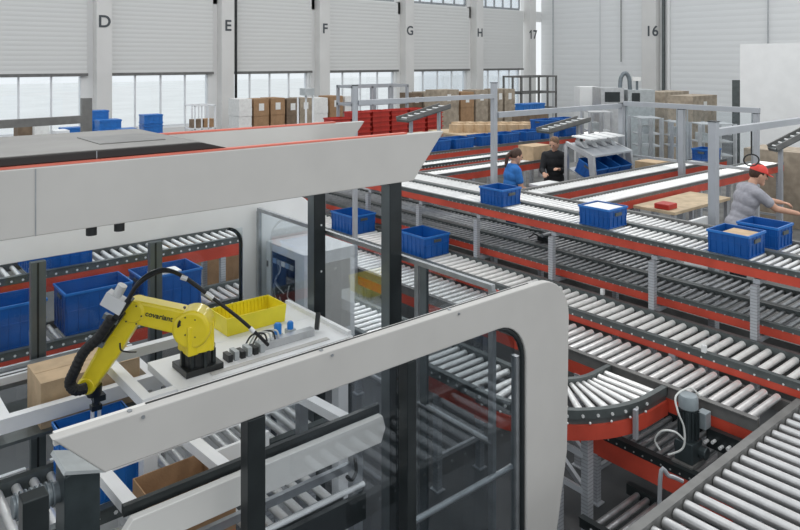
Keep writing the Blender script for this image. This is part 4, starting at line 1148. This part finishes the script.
B = [(239,252,99,22,'paper','white-wrapped stack right of the drain pipe'),(254,269,99,22,'card','brown stack with a white label, first right of the wrapped one'),(271,285,98,22,'card','brown stack with clean face, second right of the wrapped one'),
     (287,299,99,22,'card_dark','dark brown stack behind the two-post sign'),(300,312,98,22,'card_grey','grey-brown stack below column F, left side'),(314,328,98,22,'paper','pale wrapped stack below column F'),
     (330,343,96,22,'card','brown stack with pale corner right of column F'),(345,352,96,22,'paper','narrow pale stack left of the grey rack'),
     (412,422,93,22,'card_dark','dark low stack below column G'),(424,437,92,22,'card_grey','grey-brown stack right of column G'),(439,459,90,20,'card_grey','tall grey-brown stack of flat cardboard left of the tall post'),(461,474,92,20,'card','brown stack with dark gaps beside the tall post'),
     (476,488,90,20,'card_grey','tall grey-brown stack behind the tall post'),(498,503,89,20,'card_grey','slim stack just right of the tall post'),(505,515,89,20,'card_grey','last grey-brown stack before the wire cage'),
     (664,689,92,0,'card_grey','left brown stack in front of the right wall'),(693,717,96,0,'card_grey','right brown stack in front of the right wall')]
for (a,b_,yt,Y,m,l) in B:
    if Y: bundle(a,b_,yt,Y,m,l+' along the window wall' if len(l.split())<9 else l, 7)
    else:
        p0 = PD(a,yt,24); p1 = PD(b_,yt,24); Yp = (p0.y+p1.y)/2 - (1.2 if a > 680 else 0)
        bundle(a,b_,yt,Yp,m,l,6)
# row of small beige boxes in front of the stacks
k = 0
for r_ in range(2):
    for c_ in range(7):
        p = PD(457+c_*11+r_*2, 122-r_*3, 17.5+r_*.6)
        if r_ == 0 and c_ == 0:
            bb = single('small_carton', MB().box(-.14,-.14,0,.14,.14,.2), 'card_light', 'small beige carton in the row behind the tall post', 'box', (0,0,0), world=False, group='row of small beige cartons')
            o = bb
        else: o = bb.copy(); C.objects.link(o)
        o.location = (p.x,p.y,1.80); k += 1
        o['label'] = 'small beige carton in the %s row on the long table, %s' % (['front','rear'][r_], ['leftmost','second','third','fourth','fifth','sixth','rightmost'][c_])
a = PD(450,125,17.2); b_ = PD(532,125,18.5)
t = thing('long_table','long table carrying two rows of small beige cartons','table',((a.x+b_.x)/2,(a.y+b_.y)/2,0))
T = Matrix.Translation(((a.x+b_.x)/2,(a.y+b_.y)/2,0)) @ Matrix.Rotation(math.atan2(b_.y-a.y,b_.x-a.x),4,'Z')
Lg = (b_-a).length; Lg = math.hypot(b_.x-a.x,b_.y-a.y)
part('table_top', MB().box(-Lg/2,-.45,1.76,Lg/2,1.0,1.80,0,T), 'wood', t)
for sx in (-Lg/2+.06,Lg/2-.06):
    for sy in (-.4,.9): part('leg', MB().box(sx-.04,sy-.04,0,sx+.04,sy+.04,1.76,0,T), 'zinc', t)

def wire_frame(name, label, cat, x0,x1,y0,y1,z1,nx=4,r_=.04,m='steel',levels=(1.,),z0=0):
    t = thing(name, label, cat, ((x0+x1)/2,(y0+y1)/2,z0))
    for k in range(nx+1):
        x = x0+(x1-x0)*k/nx
        for y in (y0,y1): part('upright', MB().box(x-r_/2,y-r_/2,z0,x+r_/2,y+r_/2,z1), m, t)
    for lv in levels:
        z = z0+(z1-z0)*lv
        for y in (y0,y1): part('rail', MB().box(x0-r_/2,y-r_/2,z-r_/2,x1+r_/2,y+r_/2,z+r_/2), m, t)
        for x in (x0,x1): part('rail', MB().box(x-r_/2,y0,z-r_/2,x+r_/2,y1,z+r_/2), m, t)
    return t
a = PY(353,87,17.5); b_ = PY(407,87,17.5)
wire_frame('steel_rack','grey box-shaped steel rack above the red totes','rack',a.x,b_.x,17.5,18.3,a.z,3,.08,'zinc',(1.,.55,.8))
a = PY(521,77,20); b_ = PY(556,77,20)
wire_frame('wire_cage','dark wire cage trolley in front of column seventeen','cage',a.x,b_.x,20,21,a.z,4,.07,'grey_rail',(1.,.75,.5,.3))
dp = PY(530,103,17.5)
for k in range(2):
    o = bl.copy(); C.objects.link(o); o.location = (dp.x+k*.62-.3,17.5,dp.z-.42); o.scale=(1,1,.42); o['label'] = 'blue bin before the wire cage, '+['left one','right one'][k]; o['group']='blue bins before the wire cage'
single('goods_stand', MB().box(dp.x-.7,17.2,0,dp.x+.7,17.8,dp.z-.425), 'card_dark', 'dark block of goods carrying two blue bins before the wire cage', 'goods', (dp.x,17.5,0))
a = PD(195,106,18); b_ = PD(223,106,18)
wire_frame('wire_trolley','white wire trolley with brown parcels left of column E','trolley',a.x,b_.x,a.y,a.y+.6,a.z,3,.03,'frame_white',(1.,.75,.5))
for k,(px,m) in enumerate(((199,'card_dark'),(214,'card'))):
    p = PD(px,121,18.2); mz = a.z*.75
    single('parcel', MB().box(-.14,-.12,0,.14,.12,.22), m, ['dark parcel on the left side of the white wire trolley','brown parcel on the right side of the white wire trolley'][k], 'box', (p.x,a.y+.3,mz+.02), world=False)
# grey signal posts left
p = PD(87.5,98,12)
t = thing('guard_rail','grey steel post with horizontal arm above the canopy roof, far left','rail',(p.x,p.y,0))
part('post', MB().box(p.x-.10,p.y-.06,0,p.x+.06,p.y+.06,p.z), 'grey_rail', t)
q = PD(-20,124,10.8)
part('arm', MB().bar((q.x,q.y,H-(121-HY)/F*11.6),(p.x,p.y,H-(119-HY)/F*12),.10,.13), 'grey_rail', t)
p = PD(40,140,16)
for k,(px,m) in enumerate(((23,'card_dark'),(40,'paper'),(60,'frame_white'))):
    p = PD(px,124 if k<2 else 130,15)
    single('goods_crate', MB().box(-.14,-.2,0,.14,.2,p.z), m, ['dark goods crate behind the guard rail at the left edge','pale goods crate behind the guard rail','white goods crate left of the blue totes'][k],'crate',(p.x,p.y,0),world=False)
# little sign on two posts
t = thing('sign_post','thin white two-post stand with a small grey box on top','stand',(PD(308,89,16).x,PD(308,89,16).y,0))
for px in (298,306,313):
    p = PD(px,90 if px!=298 else 97,16); part('pole', MB().tube([(p.x,p.y,0),(p.x,p.y,p.z)],.025,6), 'frame_white', t)
p = PD(307,90,15.95); part('box', MB().box(p.x-.12,p.y-.12,p.z-.12,p.x+.12,p.y+.12,p.z+.04), 'motor_light', t)
# sloped roller chutes
def chute(label, p0, p1, w_):
    t = thing('roller_chute', label, 'chute', (p1.x,p1.y,0))
    d = (p1-p0).normalized(); s = Vector((-d.y,d.x,0)).normalized()
    part('deck', MB().bar(p0,p1,w_,.05), 'dark_rail', t)
    for k in (-1,1): part('side_rail', MB().bar(p0+s*w_/2*k+Vector((0,0,.04)),p1+s*w_/2*k+Vector((0,0,.04)),.03,.08), 'grey_rail', t)
    n = 7
    for k in range(n):
        c = p0.lerp(p1,(k+.5)/n)+Vector((0,0,.04)); part('roller', MB().tube([c-s*w_*.3,c+s*w_*.3],.016,8), 'cap', t, sm=True)
    for pp in (p0.lerp(p1,.2),p0.lerp(p1,.85)): part('leg', MB().box(pp.x-.03,pp.y-.03,0,pp.x+.03,pp.y+.03,pp.z-.02), 'zinc', t)
chute('dark sloped roller chute beside the red totes', PD(402,121,14.6), PD(445,107,15.4), .35)
chute('dark sloped roller chute right of the small beige cartons', PD(543,132,14.5), PD(584,120,15.3), .35)
chute('dark sloped roller chute above the large beige carton at the right edge', PD(772,150,11.5), PD(815,128,11.5), .25)
# packing machine at the back
t = thing('packing_machine','grey packing machine with tall pipe in front of the white wall','machine',(PD(628,100,22).x,PD(628,100,22).y,0))
def bx_pd(mb, px0,py0,px1,py1,d,dep=.6):
    a = PD(px0,py0,d); b_ = PD(px1,py1,d); n = Vector((CF[0],CF[1],0))*dep
    vs = [a, Vector((b_.x,b_.y,a.z)), Vector((b_.x,b_.y,b_.z)), Vector((a.x,a.y,b_.z))]
    return mb.add(vs+[v+n for v in vs],[(0,1,2,3),(4,7,6,5),(0,4,5,1),(1,5,6,2),(2,6,7,3),(3,7,4,0)])
part('cabinet', bx_pd(MB(),628,90,655,176,22,1.0), 'motor_light', t)
part('cabinet', bx_pd(MB(),601,88,624,176,22,1.0), 'aluminium', t)
part('window', bx_pd(MB(),605,92,620,102,21.98,.01), 'black_metal', t)
part('window', bx_pd(MB(),632,93,640,104,21.98,.01), 'black_metal', t)
part('pipe', MB().tube(curve_pts([PD(620,88,22.3),PD(621,78,22.3),PD(625,73,22.3),PD(629,78,22.3),PD(630,90,22.3)],6),.065,10), 'motor', t, sm=True)
part('control_panel', bx_pd(MB(),633,77,641,81,21.9,.1), 'paper', t)
part('mast', MB().tube([PD(637,80,22.1),PD(637,92,22.1)],.04,6), 'motor', t)
single('low_wall_cabinet', bx_pd(MB(),580,87,600,176,24,.8), 'panel_white', 'white low cabinet block left of the packing machine', 'cabinet', (PD(590,90,24).x,PD(590,90,24).y,0))
# white tall cabinet and dark column right
p0 = PX(740,44,19.7)
single('tall_white_cabinet', MB().box(19.7,-2,0,21.5,p0.y,p0.z), 'panel_white', 'tall plain white enclosure block at the right edge', 'enclosure', (20.6,3,0))
p1 = PX(732,80,20.4)
single('grey_loudspeaker_column', MB().box(20.4,p1.y-.25,0,20.7,p1.y,p1.z), 'dark_rail', 'dark grey narrow column left of the tall white enclosure', 'column', (20.5,p1.y,0))
bpy.data.objects['grey_loudspeaker_column'].name = 'narrow_column'
# big beige carton behind the man
carton('large beige carton standing behind the end of the branch conveyor', (13.85,5.25,PZL), .85,1.4,1.35,'card_grey')
t = thing('hose_reel','black coiled cable loop hanging from the beam above the red cap','cable',(8.78,3.8,2.3))
hc = Vector((8.78,3.80,0)); hc.z = 2.38
ring = [hc+Vector((.07*math.cos(a_),-.06*math.cos(a_),.07*math.sin(a_))) for a_ in [2*math.pi*k/24 for k in range(25)]]
part('coil', MB().tube(ring,.009,6), 'rubber', t, sm=True)
part('hanger', MB().tube([hc+Vector((0,0,.07)),Vector((8.78,3.80,2.74))],.008,6), 'rubber', t)
# floor-standing goods filling the back zone behind the lanes
random.seed(11)
fill = 0
defs = [(150,131,13.5,'card'),(172,131,14,'paper')]
# machines between platform and cartons (grey frames with screens)
for i,(px0,px1,yt,yb,d,m) in enumerate(((590,612,112,150,16,'aluminium'),(640,662,118,150,15,'aluminium'),(672,690,122,150,16.5,'zinc'),(700,735,124,160,14.6,'aluminium'))):
    t = thing('equipment_frame','grey equipment frame with shelves in the back zone, '+['left of the packing machine','below the packing machine','behind the left brown stack','below the right brown stack'][i],'frame',(PD(px0,yb,d).x,PD(px0,yb,d).y,0))
    for px in (px0,(px0+px1)/2,px1):
        for dd in (0,.7):
            q = PD(px,yt,d); q2 = q+Vector((CF[0],CF[1],0))*dd
            part('upright', MB().box(q2.x-.03,q2.y-.03,0,q2.x+.03,q2.y+.03,q2.z), m, t)
    for yy in (yt,(yt+yb)//2,yb-4):
        a = PD(px0,yy,d); b2 = PD(px1,yy,d)
        part('shelf', bx_pd(MB(),px0,yy,px1,yy+1,d,.5), 'aluminium', t)
    part('unit', bx_pd(MB(),px0+3,(yt+yb)//2-8,px0+11,(yt+yb)//2,d+.1,.4), 'motor_light', t)
# tables and goods seen through the cell
t = thing('white_table','white table with brown goods seen through the cell window','table',(4.2,11.0,0))
part('table_top', MB().box(3.0,10.6,1.30,5.0,11.3,1.35), 'panel_white', t)
for sx in (3.05,4.95):
    for sy in (10.65,11.25): part('leg', MB().box(sx-.03,sy-.03,0,sx+.03,sy+.03,1.30), 'white_steel', t)
carton('brown carton on the white table seen through the cell, left', (3.5,10.95,1.351), .45,.35,.35,'card')
carton('dark brown carton on the white table seen through the cell, right', (4.4,10.95,1.351), .5,.35,.3,'card_dark')
carton('long tan carton on the floor stack seen through the arched window', (4.3,9.6,0), 1.3,.6,1.55,'card')
